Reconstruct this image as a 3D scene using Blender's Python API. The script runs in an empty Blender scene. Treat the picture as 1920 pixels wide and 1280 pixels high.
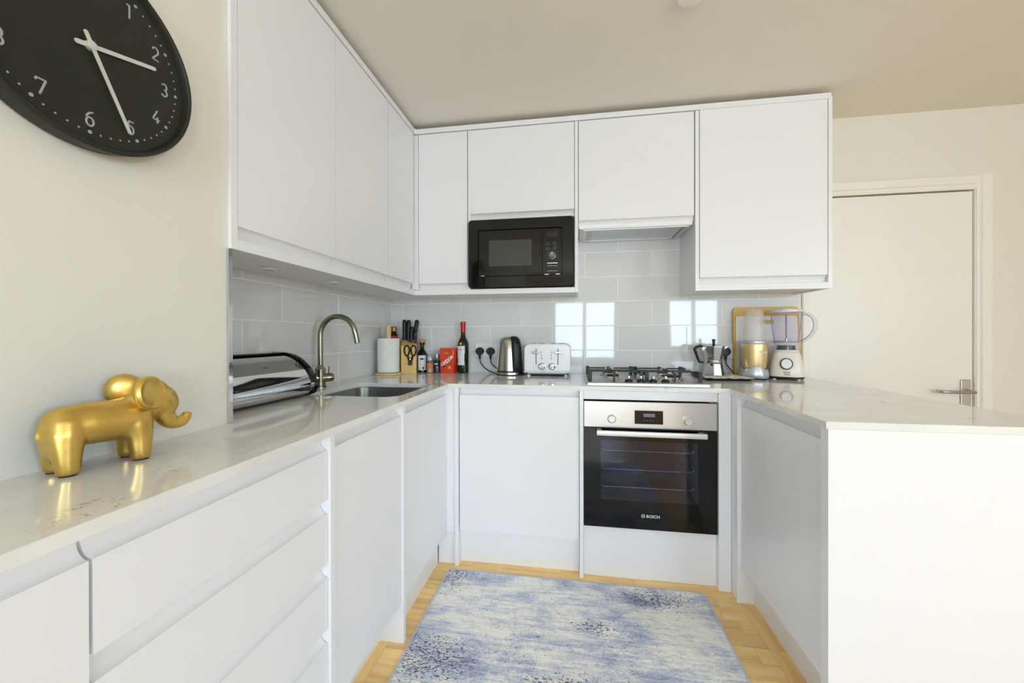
import bpy, bmesh, math, random
from mathutils import Vector, Matrix, noise
random.seed(7)
PI = math.pi
sc = bpy.context.scene
COL = sc.collection

# ------------------------------------------------------------------ camera
cam_d = bpy.data.cameras.new('camera')
cam = bpy.data.objects.new('camera', cam_d)
COL.objects.link(cam)
yaw, pit, rol = .157, -.0022, -.0016
_c, _s = math.cos(yaw), math.sin(yaw)
r_ = Vector((_c, _s, 0)); f_ = Vector((-_s, _c, 0)); u_ = Vector((0, 0, 1))
f_, u_ = math.cos(pit)*f_ + math.sin(pit)*u_, -math.sin(pit)*f_ + math.cos(pit)*u_
r_, u_ = math.cos(rol)*r_ + math.sin(rol)*u_, -math.sin(rol)*r_ + math.cos(rol)*u_
m = Matrix((r_, u_, -f_)).transposed().to_4x4()
m.translation = (1.2261, -2.4804, 1.1477)
cam.matrix_world = m
cam_d.sensor_width = 36
cam_d.lens = 729.183/1920*36
cam_d.shift_y = -8.83/1920
cam_d.clip_start = .02
sc.camera = cam

# ------------------------------------------------------------------ world: bright overcast daylight outside the windows
SKY, EXPO = 21.8, 0.0
wd = bpy.data.worlds.new('overcast_sky'); sc.world = wd; wd.use_nodes = True
nt = wd.node_tree; nt.nodes.clear()
o_ = nt.nodes.new('ShaderNodeOutputWorld'); b_ = nt.nodes.new('ShaderNodeBackground')
tc = nt.nodes.new('ShaderNodeTexCoord'); sx = nt.nodes.new('ShaderNodeSeparateXYZ'); cr = nt.nodes.new('ShaderNodeValToRGB')
nt.links.new(tc.outputs['Generated'], sx.inputs[0]); nt.links.new(sx.outputs['Z'], cr.inputs[0])
cr.color_ramp.elements[0].position = 0.0; cr.color_ramp.elements[0].color = (.665, .765, .88, 1)
cr.color_ramp.elements[1].position = .06; cr.color_ramp.elements[1].color = (.672, .812, 1.0, 1)
nt.links.new(cr.outputs[0], b_.inputs[0]); b_.inputs[1].default_value = SKY
nt.links.new(b_.outputs[0], o_.inputs[0])

# window openings in the rear wall and an added one in the right wall (x0,x1,z0,z1)
REAR = -6.2; RIGHT = 4.9
REAR_WIN = [(.78, 2.15, .62, 1.92), (3.22, 4.27, .88, 1.92)]
def portal(loc, rot, sx_, sy_):
    d = bpy.data.lights.new('daylight_portal', 'AREA'); d.shape = 'RECTANGLE'; d.size = sx_; d.size_y = sy_
    d.cycles.is_portal = True
    o = bpy.data.objects.new('daylight_portal', d); COL.objects.link(o); o.location = loc; o.rotation_euler = rot
FILL_WIN = (-4.7, -3.4, 1.0, 2.20)              # unseen window added to brighten the left side (y0,y1,z0,z1)
portal((RIGHT+.10, (FILL_WIN[0]+FILL_WIN[1])/2, (FILL_WIN[2]+FILL_WIN[3])/2), (PI/2, 0, PI/2), FILL_WIN[1]-FILL_WIN[0], FILL_WIN[3]-FILL_WIN[2])
for x0, x1, z0, z1 in REAR_WIN:
    portal(((x0+x1)/2, REAR-.10, (z0+z1)/2), (PI/2, 0, 0), x1-x0, z1-z0)

sc.view_settings.view_transform = 'Standard'
sc.view_settings.look = 'None'
sc.view_settings.exposure = EXPO
sc.view_settings.gamma = 1.0
sc.view_settings.use_curve_mapping = False
sc.cycles.max_bounces = 10
sc.cycles.diffuse_bounces = 7
sc.cycles.glossy_bounces = 4
sc.cycles.transmission_bounces = 4
sc.cycles.transparent_max_bounces = 12
sc.cycles.sample_clamp_indirect = 8.0
sc.cycles.adaptive_threshold = .05
sc.cycles.caustics_reflective = False
sc.cycles.caustics_refractive = False

# ------------------------------------------------------------------ helpers: materials
def lin(c):
    return tuple((v/255/12.92 if v/255 <= .04045 else ((v/255+.055)/1.055)**2.4) for v in c)
MATS = {}
def mat(name, rgb, rough=.5, metal=0., var=.03, scale=30., bump=0., bscale=80., coat=0., stretch=None, objrand=0., spec=.5, trans=0., ior=1.45, aniso=0., emit=None):
    """procedural principled material; rgb in sRGB 0-255; slight noise in the colour, optional bump"""
    if name in MATS: return MATS[name]
    M = bpy.data.materials.new(name); M.use_nodes = True; MATS[name] = M
    n = M.node_tree.nodes; l = M.node_tree.links
    p = n['Principled BSDF']
    p.inputs['Roughness'].default_value = rough; p.inputs['Metallic'].default_value = metal
    p.inputs['Specular IOR Level'].default_value = spec; p.inputs['IOR'].default_value = ior
    p.inputs['Coat Weight'].default_value = coat; p.inputs['Coat Roughness'].default_value = .05
    p.inputs['Transmission Weight'].default_value = trans
    p.inputs['Anisotropic'].default_value = aniso
    t = n.new('ShaderNodeTexCoord'); mp = n.new('ShaderNodeMapping'); l.new(t.outputs['Object'], mp.inputs[0])
    if stretch: mp.inputs['Scale'].default_value = stretch
    nz = n.new('ShaderNodeTexNoise'); nz.inputs['Scale'].default_value = scale; nz.inputs['Detail'].default_value = 3
    l.new(mp.outputs[0], nz.inputs['Vector'])
    c = lin(rgb)
    r = n.new('ShaderNodeValToRGB'); l.new(nz.outputs['Fac'], r.inputs[0])
    r.color_ramp.elements[0].position = .3; r.color_ramp.elements[1].position = .7
    r.color_ramp.elements[0].color = tuple(max(0, v*(1-var)) for v in c)+(1,)
    r.color_ramp.elements[1].color = tuple(min(1, v*(1+var)) for v in c)+(1,)
    out = r.outputs[0]
    if objrand:
        oi = n.new('ShaderNodeObjectInfo'); hs = n.new('ShaderNodeHueSaturation')
        mr = n.new('ShaderNodeMapRange'); mr.inputs[3].default_value = 1-objrand; mr.inputs[4].default_value = 1+objrand
        l.new(oi.outputs['Random'], mr.inputs[0]); l.new(mr.outputs[0], hs.inputs['Value']); l.new(out, hs.inputs['Color']); out = hs.outputs[0]
    l.new(out, p.inputs['Base Color'])
    if bump:
        nb = n.new('ShaderNodeTexNoise'); nb.inputs['Scale'].default_value = bscale; nb.inputs['Detail'].default_value = 4
        l.new(mp.outputs[0], nb.inputs['Vector'])
        b = n.new('ShaderNodeBump'); b.inputs['Strength'].default_value = bump; b.inputs['Distance'].default_value = .002
        l.new(nb.outputs['Fac'], b.inputs['Height']); l.new(b.outputs[0], p.inputs['Normal'])
    if emit:
        p.inputs['Emission Color'].default_value = lin(emit[0])+(1,); p.inputs['Emission Strength'].default_value = emit[1]
    return M
def thin_glass(name, tint=(235, 240, 242), ior=1.45, rough=0., body=0., bodycol=(230, 230, 235)):
    """clear sheet: transparent straight through, mirror by fresnel, optional cloudy share"""
    if name in MATS: return MATS[name]
    M = bpy.data.materials.new(name); M.use_nodes = True; MATS[name] = M
    n = M.node_tree.nodes; l = M.node_tree.links; n.clear()
    o = n.new('ShaderNodeOutputMaterial'); mx = n.new('ShaderNodeMixShader'); lw = n.new('ShaderNodeLayerWeight'); pw = n.new('ShaderNodeMath'); pw.operation = 'POWER'; pw.inputs[1].default_value = 4.; l.new(lw.outputs['Facing'], pw.inputs[0]); fr = n.new('ShaderNodeMapRange'); f0 = ((ior-1)/(ior+1))**2; fr.inputs[3].default_value = f0; fr.inputs[4].default_value = .75; l.new(pw.outputs[0], fr.inputs[0])
    tr = n.new('ShaderNodeBsdfTransparent'); gl = n.new('ShaderNodeBsdfGlossy'); gl.inputs['Roughness'].default_value = rough
    t = n.new('ShaderNodeTexCoord'); nz = n.new('ShaderNodeTexNoise'); nz.inputs['Scale'].default_value = 12; l.new(t.outputs['Object'], nz.inputs[0])
    r = n.new('ShaderNodeValToRGB'); l.new(nz.outputs[0], r.inputs[0]); c = lin(tint)
    r.color_ramp.elements[0].color = tuple(v*.98 for v in c)+(1,); r.color_ramp.elements[1].color = c+(1,)
    l.new(r.outputs[0], tr.inputs[0])
    src = tr.outputs[0]
    if body:
        d = n.new('ShaderNodeBsdfDiffuse'); d.inputs[0].default_value = lin(bodycol)+(1,)
        m2 = n.new('ShaderNodeMixShader'); m2.inputs[0].default_value = body; l.new(src, m2.inputs[1]); l.new(d.outputs[0], m2.inputs[2]); src = m2.outputs[0]
    l.new(fr.outputs[0], mx.inputs[0]); l.new(src, mx.inputs[1]); l.new(gl.outputs[0], mx.inputs[2]); l.new(mx.outputs[0], o.inputs[0])
    return M

WALL = mat('cream_wall_paint', (229, 226, 216), .75, var=.012, scale=3, bump=.12, bscale=160)
CEIL = mat('ceiling_paint', (233, 229, 219), .85, var=.01, scale=2, bump=.08, bscale=140)
CAB = mat('white_gloss_lacquer', (236, 236, 238), .30, var=.006, scale=2)
CABU = mat('white_satin_carcass', (238, 238, 237), .35, var=.006, scale=2)
WOODW = mat('white_painted_joinery', (238, 236, 230), .35, var=.01, scale=4)
TILE = mat('grey_glazed_tile', (222, 223, 222), .035, var=.012, scale=4, objrand=.025)
GROUT = mat('white_grout', (250, 250, 246), .8, var=.03, scale=60)
CHROME = mat('polished_chrome', (222, 224, 228), .06, 1., var=.01)
STEEL = mat('brushed_steel', (204, 203, 201), .30, 1., var=.05, scale=60, stretch=(1, 30, 30))
STEELV = mat('brushed_steel_vertical', (188, 184, 176), .22, 1., var=.05, scale=60, stretch=(30, 30, 1))
SINKM = mat('sink_steel', (150, 150, 148), .3, 1., var=.08, scale=90, stretch=(20, 1, 1))
ALU = mat('cast_aluminium', (205, 205, 208), .16, 1., var=.03)
NICKEL = mat('brushed_nickel_brass', (150, 145, 124), .26, 1., var=.05, scale=60)
GOLD = mat('gold_leaf', (222, 188, 104), .34, 1., var=.12, scale=16, bump=.3, bscale=40)
CHAMP = mat('champagne_gold_plastic', (230, 204, 150), .34, .7, var=.02)
SILVERP = mat('silver_plastic', (196, 199, 206), .3, .5, var=.02)
BLKP = mat('black_plastic', (24, 24, 26), .4, var=.05)
BLKG = mat('black_gloss', (9, 10, 9), .08, var=.05)
BLKM = mat('black_matt', (33, 34, 27), .5, var=.03)
IRON = mat('cast_iron', (58, 58, 62), .55, var=.08, bump=.2)
WHP = mat('white_plastic', (238, 238, 236), .3, var=.01)
WHS = mat('white_satin_enamel', (236, 236, 240), .22, var=.01)
CREAMP = mat('cream_white_plastic', (236, 228, 216), .28, var=.01)
PAPER = mat('paper_towel', (238, 236, 230), .9, var=.02, bump=.35, bscale=260)
BEECH = mat('pale_beech', (224, 192, 134), .5, var=.09, scale=14, stretch=(6, 6, 1))
RUBBER = mat('rubberwood_block', (228, 190, 106), .45, var=.06, scale=10, stretch=(6, 6, 1))
BAMBOO = mat('bamboo_board', (214, 172, 96), .45, var=.09, scale=12, stretch=(8, 8, 1))
CORK = mat('cork_stopper', (196, 154, 100), .7, var=.12, scale=120)
DARKGLASS = mat('dark_bottle_glass', (16, 20, 8), .05, var=.1)
WINEG = mat('green_bottle_glass', (30, 36, 10), .05, var=.1)
OILG = mat('black_bottle_glass', (14, 13, 14), .06, var=.1)
REDF = mat('red_foil', (176, 32, 26), .3, .3, var=.05)
LABEL = mat('white_label_paper', (232, 233, 236), .6, var=.02)
INK = mat('black_ink', (26, 26, 28), .6)
GREYINK = mat('grey_ink', (140, 138, 138), .6)
WINK = mat('white_ink', (236, 236, 238), .6)
REDBOX = mat('red_carton', (226, 74, 40), .35, var=.03)
DKRED = mat('dark_red_carton', (205, 52, 34), .38, var=.03)
GOLDINK = mat('gold_ink', (232, 196, 110), .35, .5)
ORANGE = mat('orange_label', (226, 122, 76), .6, var=.25, scale=160)
PINKSALT = mat('pink_salt', (226, 176, 140), .7, var=.2, scale=400)
PEPPER = mat('peppercorns', (46, 36, 32), .7, var=.5, scale=500)
GREENL = mat('dark_green_label', (34, 58, 44), .6, var=.3, scale=200)
SAUCE = mat('dark_sauce_glass', (40, 18, 14), .08, var=.1)
REDLAB = mat('red_label', (186, 52, 48), .6, var=.15, scale=120)
BRASSCAP = mat('brass_cap', (160, 132, 62), .3, .9)
DISPLAY = mat('dark_display', (14, 14, 20), .1)
LCD = mat('lcd_window', (120, 122, 140), .2)
OVENIN = mat('oven_enamel', (92, 98, 126), .3, var=.1)
CLEAR = thin_glass('clear_glass')
WINGLASS = thin_glass('window_glass', (250, 252, 252))
OVENGLASS = thin_glass('smoked_oven_glass', (205, 208, 222), 1.55)
MWGLASS = thin_glass('smoked_microwave_glass', (70, 74, 70), 1.6)
JUG = thin_glass('clear_jug_plastic', (248, 247, 251), 1.35, .02, .06, (235, 232, 242))
FROST = thin_glass('frosted_cup_plastic', (250, 248, 246), 1.35, .2, .26, (246, 243, 242))
SPICEGLASS = thin_glass('spice_jar_glass', (232, 234, 232), 1.45, .0, .06)

def worktop_material():
    M = bpy.data.materials.new('white_quartz'); M.use_nodes = True
    n = M.node_tree.nodes; l = M.node_tree.links; p = n['Principled BSDF']
    p.inputs['Roughness'].default_value = .07
    t = n.new('ShaderNodeTexCoord')
    a = n.new('ShaderNodeTexNoise'); a.inputs['Scale'].default_value = 5; a.inputs['Detail'].default_value = 5; a.inputs['Distortion'].default_value = 1.2
    b = n.new('ShaderNodeTexNoise'); b.inputs['Scale'].default_value = 26; b.inputs['Detail'].default_value = 6; b.inputs['Distortion'].default_value = .8
    c = n.new('ShaderNodeTexNoise'); c.inputs['Scale'].default_value = 9; c.inputs['Detail'].default_value = 2
    for q in (a, b, c): l.new(t.outputs['Object'], q.inputs['Vector'])
    r0 = n.new('ShaderNodeValToRGB'); l.new(a.outputs['Fac'], r0.inputs[0])
    r0.color_ramp.elements[0].position = .35; r0.color_ramp.elements[1].position = .65
    r0.color_ramp.elements[0].color = lin((226, 225, 221))+(1,); r0.color_ramp.elements[1].color = lin((235, 234, 231))+(1,)
    # thin veins: where |noise-.5| is tiny, only inside sparse patches
    s = n.new('ShaderNodeMath'); s.operation = 'SUBTRACT'; s.inputs[1].default_value = .5; l.new(b.outputs['Fac'], s.inputs[0])
    ab = n.new('ShaderNodeMath'); ab.operation = 'ABSOLUTE'; l.new(s.outputs[0], ab.inputs[0])
    v = n.new('ShaderNodeMapRange'); v.inputs[1].default_value = .0; v.inputs[2].default_value = .014; v.inputs[3].default_value = 1; v.inputs[4].default_value = 0; l.new(ab.outputs[0], v.inputs[0])
    g = n.new('ShaderNodeMapRange'); g.inputs[1].default_value = .60; g.inputs[2].default_value = .68; l.new(c.outputs['Fac'], g.inputs[0])
    mu = n.new('ShaderNodeMath'); mu.operation = 'MULTIPLY'; l.new(v.outputs[0], mu.inputs[0]); l.new(g.outputs[0], mu.inputs[1])
    mm = n.new('ShaderNodeMath'); mm.operation = 'MULTIPLY'; mm.inputs[1].default_value = .75; l.new(mu.outputs[0], mm.inputs[0])
    mx = n.new('ShaderNodeMix'); mx.data_type = 'RGBA'; l.new(mm.outputs[0], mx.inputs[0]); l.new(r0.outputs[0], mx.inputs[6]); mx.inputs[7].default_value = lin((120, 118, 120))+(1,)
    l.new(mx.outputs[2], p.inputs['Base Color'])
    return M
QUARTZ = worktop_material()

def wood_material(name, base, dark, along='x', rand=.12):
    M = bpy.data.materials.new(name); M.use_nodes = True
    n = M.node_tree.nodes; l = M.node_tree.links; p = n['Principled BSDF']
    p.inputs['Roughness'].default_value = .32
    t = n.new('ShaderNodeTexCoord'); oi = n.new('ShaderNodeObjectInfo')
    mp = n.new('ShaderNodeMapping'); mp.inputs['Scale'].default_value = (3, 28, 28) if along == 'x' else (28, 3, 28)
    ad = n.new('ShaderNodeVectorMath'); ad.operation = 'ADD'; l.new(t.outputs['Object'], ad.inputs[0])
    sc_ = n.new('ShaderNodeVectorMath'); sc_.operation = 'SCALE'; sc_.inputs[3].default_value = 7.; l.new(oi.outputs['Location'], sc_.inputs[0]); l.new(sc_.outputs[0], ad.inputs[1])
    l.new(ad.outputs[0], mp.inputs[0])
    a = n.new('ShaderNodeTexNoise'); a.inputs['Scale'].default_value = 1; a.inputs['Detail'].default_value = 6; a.inputs['Distortion'].default_value = .6; l.new(mp.outputs[0], a.inputs['Vector'])
    r = n.new('ShaderNodeValToRGB'); l.new(a.outputs['Fac'], r.inputs[0])
    r.color_ramp.elements[0].position = .25; r.color_ramp.elements[1].position = .62
    r.color_ramp.elements[0].color = lin(dark)+(1,); r.color_ramp.elements[1].color = lin(base)+(1,)
    hs = n.new('ShaderNodeHueSaturation'); mr = n.new('ShaderNodeMapRange'); mr.inputs[3].default_value = 1-rand; mr.inputs[4].default_value = 1+rand
    l.new(oi.outputs['Random'], mr.inputs[0]); l.new(mr.outputs[0], hs.inputs['Value']); l.new(r.outputs[0], hs.inputs['Color'])
    l.new(hs.outputs[0], p.inputs['Base Color'])
    b = n.new('ShaderNodeBump'); b.inputs['Strength'].default_value = .08; b.inputs['Distance'].default_value = .001; l.new(a.outputs['Fac'], b.inputs['Height']); l.new(b.outputs[0], p.inputs['Normal'])
    return M
PARQ = wood_material('oak_parquet', (254, 220, 152), (232, 182, 112), 'x', .12)
PARQY = wood_material('oak_border_strip', (252, 214, 146), (228, 180, 112), 'y', .08)
def floor_material():
    M = bpy.data.materials.new('oak_floor_boards'); M.use_nodes = True
    n = M.node_tree.nodes; l = M.node_tree.links; p = n['Principled BSDF']; p.inputs['Roughness'].default_value = .35
    t = n.new('ShaderNodeTexCoord'); b = n.new('ShaderNodeTexBrick'); l.new(t.outputs['Object'], b.inputs['Vector'])
    b.inputs['Color1'].default_value = lin((238, 196, 126))+(1,); b.inputs['Color2'].default_value = lin((220, 172, 104))+(1,); b.inputs['Mortar'].default_value = lin((150, 106, 56))+(1,)
    b.inputs['Scale'].default_value = 1; b.inputs['Brick Width'].default_value = .35; b.inputs['Row Height'].default_value = .07; b.inputs['Mortar Size'].default_value = .0008
    nz = n.new('ShaderNodeTexNoise'); mp = n.new('ShaderNodeMapping'); mp.inputs['Scale'].default_value = (3, 28, 1); l.new(t.outputs['Object'], mp.inputs[0]); l.new(mp.outputs[0], nz.inputs['Vector']); nz.inputs['Scale'].default_value = 1
    mx = n.new('ShaderNodeMix'); mx.data_type = 'RGBA'; mx.blend_type = 'MULTIPLY'; mx.inputs[0].default_value = .25; l.new(b.outputs[0], mx.inputs[6]); l.new(nz.outputs['Fac'], mx.inputs[7]); l.new(mx.outputs[2], p.inputs['Base Color'])
    return M
FLOORM = floor_material()

def rug_material():
    M = bpy.data.materials.new('distressed_rug_pile'); M.use_nodes = True
    n = M.node_tree.nodes; l = M.node_tree.links; p = n['Principled BSDF']; p.inputs['Roughness'].default_value = .95; p.inputs['Specular IOR Level'].default_value = .1
    p.inputs['Sheen Weight'].default_value = .2
    t = n.new('ShaderNodeTexCoord')
    def nz(scale, st, det, dist=0., off=(0, 0, 0)):
        mp = n.new('ShaderNodeMapping'); mp.inputs['Scale'].default_value = st; mp.inputs['Location'].default_value = off; l.new(t.outputs['Object'], mp.inputs[0])
        q = n.new('ShaderNodeTexNoise'); q.inputs['Scale'].default_value = scale; q.inputs['Detail'].default_value = det; q.inputs['Distortion'].default_value = dist; q.inputs['Roughness'].default_value = .70
        l.new(mp.outputs[0], q.inputs['Vector']); return q.outputs['Fac']
    def ramp(src, stops):
        r = n.new('ShaderNodeValToRGB'); l.new(src, r.inputs[0]); e = r.color_ramp.elements
        while len(e) < len(stops): e.new(.5)
        for i, (pp, c) in enumerate(stops): e[i].position = pp; e[i].color = (lin(c) if isinstance(c, tuple) else (c, c, c))+(1,)
        return r.outputs[0]
    big = nz(4.2, (.8, 1.3, 1), 10, .35); row = nz(1, (5, 62, 1), 3, .15); fine = nz(120, (.8, 1.3, 1), 3, .2, (3, 1, 0))
    def madd(a, k, b):
        q = n.new('ShaderNodeMath'); q.operation = 'MULTIPLY_ADD'; l.new(a, q.inputs[0]); q.inputs[1].default_value = k
        if b is None: q.inputs[2].default_value = 0
        else: l.new(b, q.inputs[2])
        return q.outputs[0]
    # woven-in darker clusters of the design
    mask = None
    for cx_, cy_, rx_, ry_ in ((.67, -.70, .09, .13), (.72, -1.17, .20, .12), (1.22, -1.22, .20, .07), (1.58, -.73, .20, .07), (1.30, -.93, .10, .05)):
        mp = n.new('ShaderNodeMapping'); mp.inputs['Location'].default_value = (-(cx_-1.21)/rx_, -(cy_+1.45)/ry_, 0); mp.inputs['Scale'].default_value = (1/rx_, 1/ry_, 0); l.new(t.outputs['Object'], mp.inputs[0])
        ln = n.new('ShaderNodeVectorMath'); ln.operation = 'LENGTH'; l.new(mp.outputs[0], ln.inputs[0])
        g = n.new('ShaderNodeMapRange'); g.inputs[1].default_value = 1.5; g.inputs[2].default_value = .2; g.interpolation_type = 'SMOOTHSTEP'; l.new(ln.outputs['Value'], g.inputs[0])
        if mask is None: mask = g.outputs[0]
        else:
            q = n.new('ShaderNodeMath'); q.operation = 'MAXIMUM'; l.new(mask, q.inputs[0]); l.new(g.outputs[0], q.inputs[1]); mask = q.outputs[0]
    patch = nz(4.6, (1, 1.6, 1), 4, .3, (5.3, 2.2, 0))
    pm = n.new('ShaderNodeMapRange'); pm.inputs[1].default_value = .46; pm.inputs[2].default_value = .70; pm.inputs[4].default_value = .55; l.new(patch, pm.inputs[0])
    mk = n.new('ShaderNodeMath'); mk.operation = 'MAXIMUM'; l.new(mask, mk.inputs[0]); l.new(pm.outputs[0], mk.inputs[1]); mk = mk.outputs[0]
    sm = madd(big, .66, madd(row, .26, madd(fine, .20, None)))
    sm2 = madd(mask, -.035, sm)
    col = ramp(sm2, [(.435, (146, 155, 190)), (.49, (180, 188, 212)), (.53, (206, 211, 226)), (.57, (232, 232, 232)), (.61, (248, 246, 240))])
    fl = nz(105, (.75, 1.35, 1), 3, .2, (1, 7, 0)); ad = madd(mk, .15, fl)
    dk = n.new('ShaderNodeMapRange'); dk.inputs[1].default_value = .655; dk.inputs[2].default_value = .70; dk.inputs[4].default_value = .88; l.new(ad, dk.inputs[0])
    mx = n.new('ShaderNodeMix'); mx.data_type = 'RGBA'; l.new(dk.outputs[0], mx.inputs[0]); l.new(col, mx.inputs[6]); mx.inputs[7].default_value = lin((56, 58, 74))+(1,)
    l.new(mx.outputs[2], p.inputs['Base Color'])
    b = n.new('ShaderNodeBump'); b.inputs['Strength'].default_value = .6; b.inputs['Distance'].default_value = .004; l.new(sm, b.inputs['Height']); l.new(b.outputs[0], p.inputs['Normal'])
    return M
RUGM = rug_material()

# ------------------------------------------------------------------ helpers: geometry
class MB:
    def __init__(s): s.bm = bmesh.new()
    def box(s, x0, x1, y0, y1, z0, z1, bev=0., seg=2):
        g = bmesh.ops.create_cube(s.bm, size=1.)
        for v in g['verts']:
            v.co = Vector(((x0+x1)/2+v.co.x*(x1-x0), (y0+y1)/2+v.co.y*(y1-y0), (z0+z1)/2+v.co.z*(z1-z0)))
        if bev:
            es = list({e for v in g['verts'] for e in v.link_edges})
            bmesh.ops.bevel(s.bm, geom=es, offset=bev, segments=seg, profile=.5, affect='EDGES')
        return s
    def prism(s, pts, axis, a0, a1):
        def P(p, a):
            return (a, p[0], p[1]) if axis == 'x' else (p[0], a, p[1]) if axis == 'y' else (p[0], p[1], a)
        A = [s.bm.verts.new(P(p, a0)) for p in pts]; B = [s.bm.verts.new(P(p, a1)) for p in pts]
        n = len(pts)
        s.bm.faces.new(A); s.bm.faces.new(B)
        for i in range(n): s.bm.faces.new((A[i], A[(i+1) % n], B[(i+1) % n], B[i]))
        return s
    def lathe(s, prof, c=(0, 0), seg=32, rot=0., axis='z', base=0.):
        """prof: (radius, height) list; axis direction z by default; c the other two coordinates"""
        rings = []
        for r, h in prof:
            if r < 1e-6:
                rings.append([s.bm.verts.new(s._ax(0, 0, h+base, c, axis))])
            else:
                rings.append([s.bm.verts.new(s._ax(r*math.cos(2*PI*i/seg+rot), r*math.sin(2*PI*i/seg+rot), h+base, c, axis)) for i in range(seg)])
        for A, B in zip(rings, rings[1:]):
            if len(A) == 1 and len(B) == 1: continue
            for i in range(seg):
                j = (i+1) % seg
                if len(A) == 1: s.bm.faces.new((A[0], B[j], B[i]))
                elif len(B) == 1: s.bm.faces.new((A[i], A[j], B[0]))
                else: s.bm.faces.new((A[i], A[j], B[j], B[i]))
        for R in (rings[0], rings[-1]):
            if len(R) > 1: s.bm.faces.new(R)
        return s
    def _ax(s, a, b, h, c, axis):
        if axis == 'z': return (c[0]+a, c[1]+b, h)
        if axis == 'y': return (c[0]+a, h, c[1]+b)
        return (h, c[0]+a, c[1]+b)
    def open_lathe(s, prof, c=(0, 0), seg=32):
        rings = [[s.bm.verts.new((c[0]+r*math.cos(2*PI*i/seg), c[1]+r*math.sin(2*PI*i/seg), h)) for i in range(seg)] for r, h in prof]
        for A, B in zip(rings, rings[1:]):
            for i in range(seg): s.bm.faces.new((A[i], A[(i+1) % seg], B[(i+1) % seg], B[i]))
        return s
    def tube(s, path, r, seg=10, closed=False, flat=1.):
        P = [Vector(p) for p in path]; n = len(P); R = r if isinstance(r, (list, tuple)) else [r]*n
        tang = []
        for i in range(n):
            a = P[(i-1) % n] if (closed or i > 0) else P[i]; b = P[(i+1) % n] if (closed or i < n-1) else P[i]
            tang.append((b-a).normalized())
        up = Vector((0, 0, 1)) if abs(tang[0].z) < .9 else Vector((0, 1, 0))
        N = (up-tang[0]*up.dot(tang[0])).normalized(); rings = []
        for i in range(n):
            N = (N-tang[i]*N.dot(tang[i])).normalized(); B = tang[i].cross(N)
            rings.append([s.bm.verts.new(P[i]+N*R[i]*math.cos(2*PI*k/seg)+B*R[i]*flat*math.sin(2*PI*k/seg)) for k in range(seg)])
        m_ = n if closed else n-1
        for i in range(m_):
            A, C = rings[i], rings[(i+1) % n]
            for k in range(seg): s.bm.faces.new((A[k], A[(k+1) % seg], C[(k+1) % seg], C[k]))
        if not closed:
            s.bm.faces.new(rings[0]); s.bm.faces.new(rings[-1])
        return s
    def ball(s, c, r, seg=20, rotz=0., M=None):
        r = r if isinstance(r, tuple) else (r, r, r)
        g = bmesh.ops.create_uvsphere(s.bm, u_segments=seg, v_segments=max(8, seg//2), radius=1.)
        T = M if M is not None else Matrix.Rotation(rotz, 4, 'Z')
        for v in g['verts']:
            v.co = Vector(c)+(T @ Vector((v.co.x*r[0], v.co.y*r[1], v.co.z*r[2])))
        return s
    def loft(s, loops, cap0=True, cap1=True):
        R = [[s.bm.verts.new(p) for p in L] for L in loops]; n = len(R[0])
        for A, B in zip(R, R[1:]):
            for i in range(n): s.bm.faces.new((A[i], A[(i+1) % n], B[(i+1) % n], B[i]))
        if cap0: s.bm.faces.new(R[0])
        if cap1: s.bm.faces.new(R[-1])
        return s
    def xf(s, M):
        bmesh.ops.transform(s.bm, matrix=M, verts=s.bm.verts); return s
    def build(s, name, material, parent=None, ang=35, world=True, recalc=True):
        if recalc: bmesh.ops.recalc_face_normals(s.bm, faces=s.bm.faces)
        if parent is not None and world:
            bmesh.ops.transform(s.bm, matrix=wm(parent).inverted(), verts=s.bm.verts)
        lim = math.radians(ang)
        for f in s.bm.faces: f.smooth = True
        for e in s.bm.edges:
            ok = len(e.link_faces) == 2 and e.calc_face_angle(0) < lim
            if ok and e.calc_face_angle(0) > .12:      # keep big flat faces flat beside narrow bevel strips
                a, b = sorted(f.calc_area() for f in e.link_faces); ok = b < 14*max(a, 1e-12)
            e.smooth = ok
        me = bpy.data.meshes.new(name); s.bm.to_mesh(me); s.bm.free()
        me.materials.append(material)
        return link(name, me, parent)
def wm(o):
    M = o.matrix_basis.copy()
    while o.parent: o = o.parent; M = o.matrix_basis @ M
    return M
def link(name, data, parent=None):
    o = bpy.data.objects.new(name, data); COL.objects.link(o)
    if parent is not None: o.parent = parent
    return o
def tag(o, label, cat=None, group=None, kind=None):
    o['label'] = label
    if cat: o['category'] = cat
    if group: o['group'] = group
    if kind: o['kind'] = kind
    return o
def thing(name, label, cat, loc=(0, 0, 0), rz=0., group=None, kind=None):
    o = bpy.data.objects.new(name, None); COL.objects.link(o); o.location = loc; o.rotation_euler = (0, 0, rz)
    o.empty_display_size = .05
    return tag(o, label, cat, group, kind)
def arc(cx, cy, r, a0, a1, n):
    return [(cx+r*math.cos(a0+(a1-a0)*i/n), cy+r*math.sin(a0+(a1-a0)*i/n)) for i in range(n+1)]
def rrect(x0, x1, y0, y1, r, n=6):
    return arc(x1-r, y1-r, r, 0, PI/2, n)+arc(x0+r, y1-r, r, PI/2, PI, n)+arc(x0+r, y0+r, r, PI, 1.5*PI, n)+arc(x1-r, y0+r, r, 1.5*PI, 2*PI, n)
def spline(pts, n=8):
    """catmull-rom through points"""
    P = [Vector(p) for p in pts]; out = []
    for i in range(len(P)-1):
        a = P[i-1] if i else P[0]*2-P[1]; b, c = P[i], P[i+1]; d = P[i+2] if i+2 < len(P) else P[-1]*2-P[-2]
        for k in range(n):
            t = k/n
            out.append(.5*((2*b)+(c-a)*t+(2*a-5*b+4*c-d)*t*t+(3*b-a-3*c+d)*t**3))
    out.append(P[-1]); return out
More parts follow.
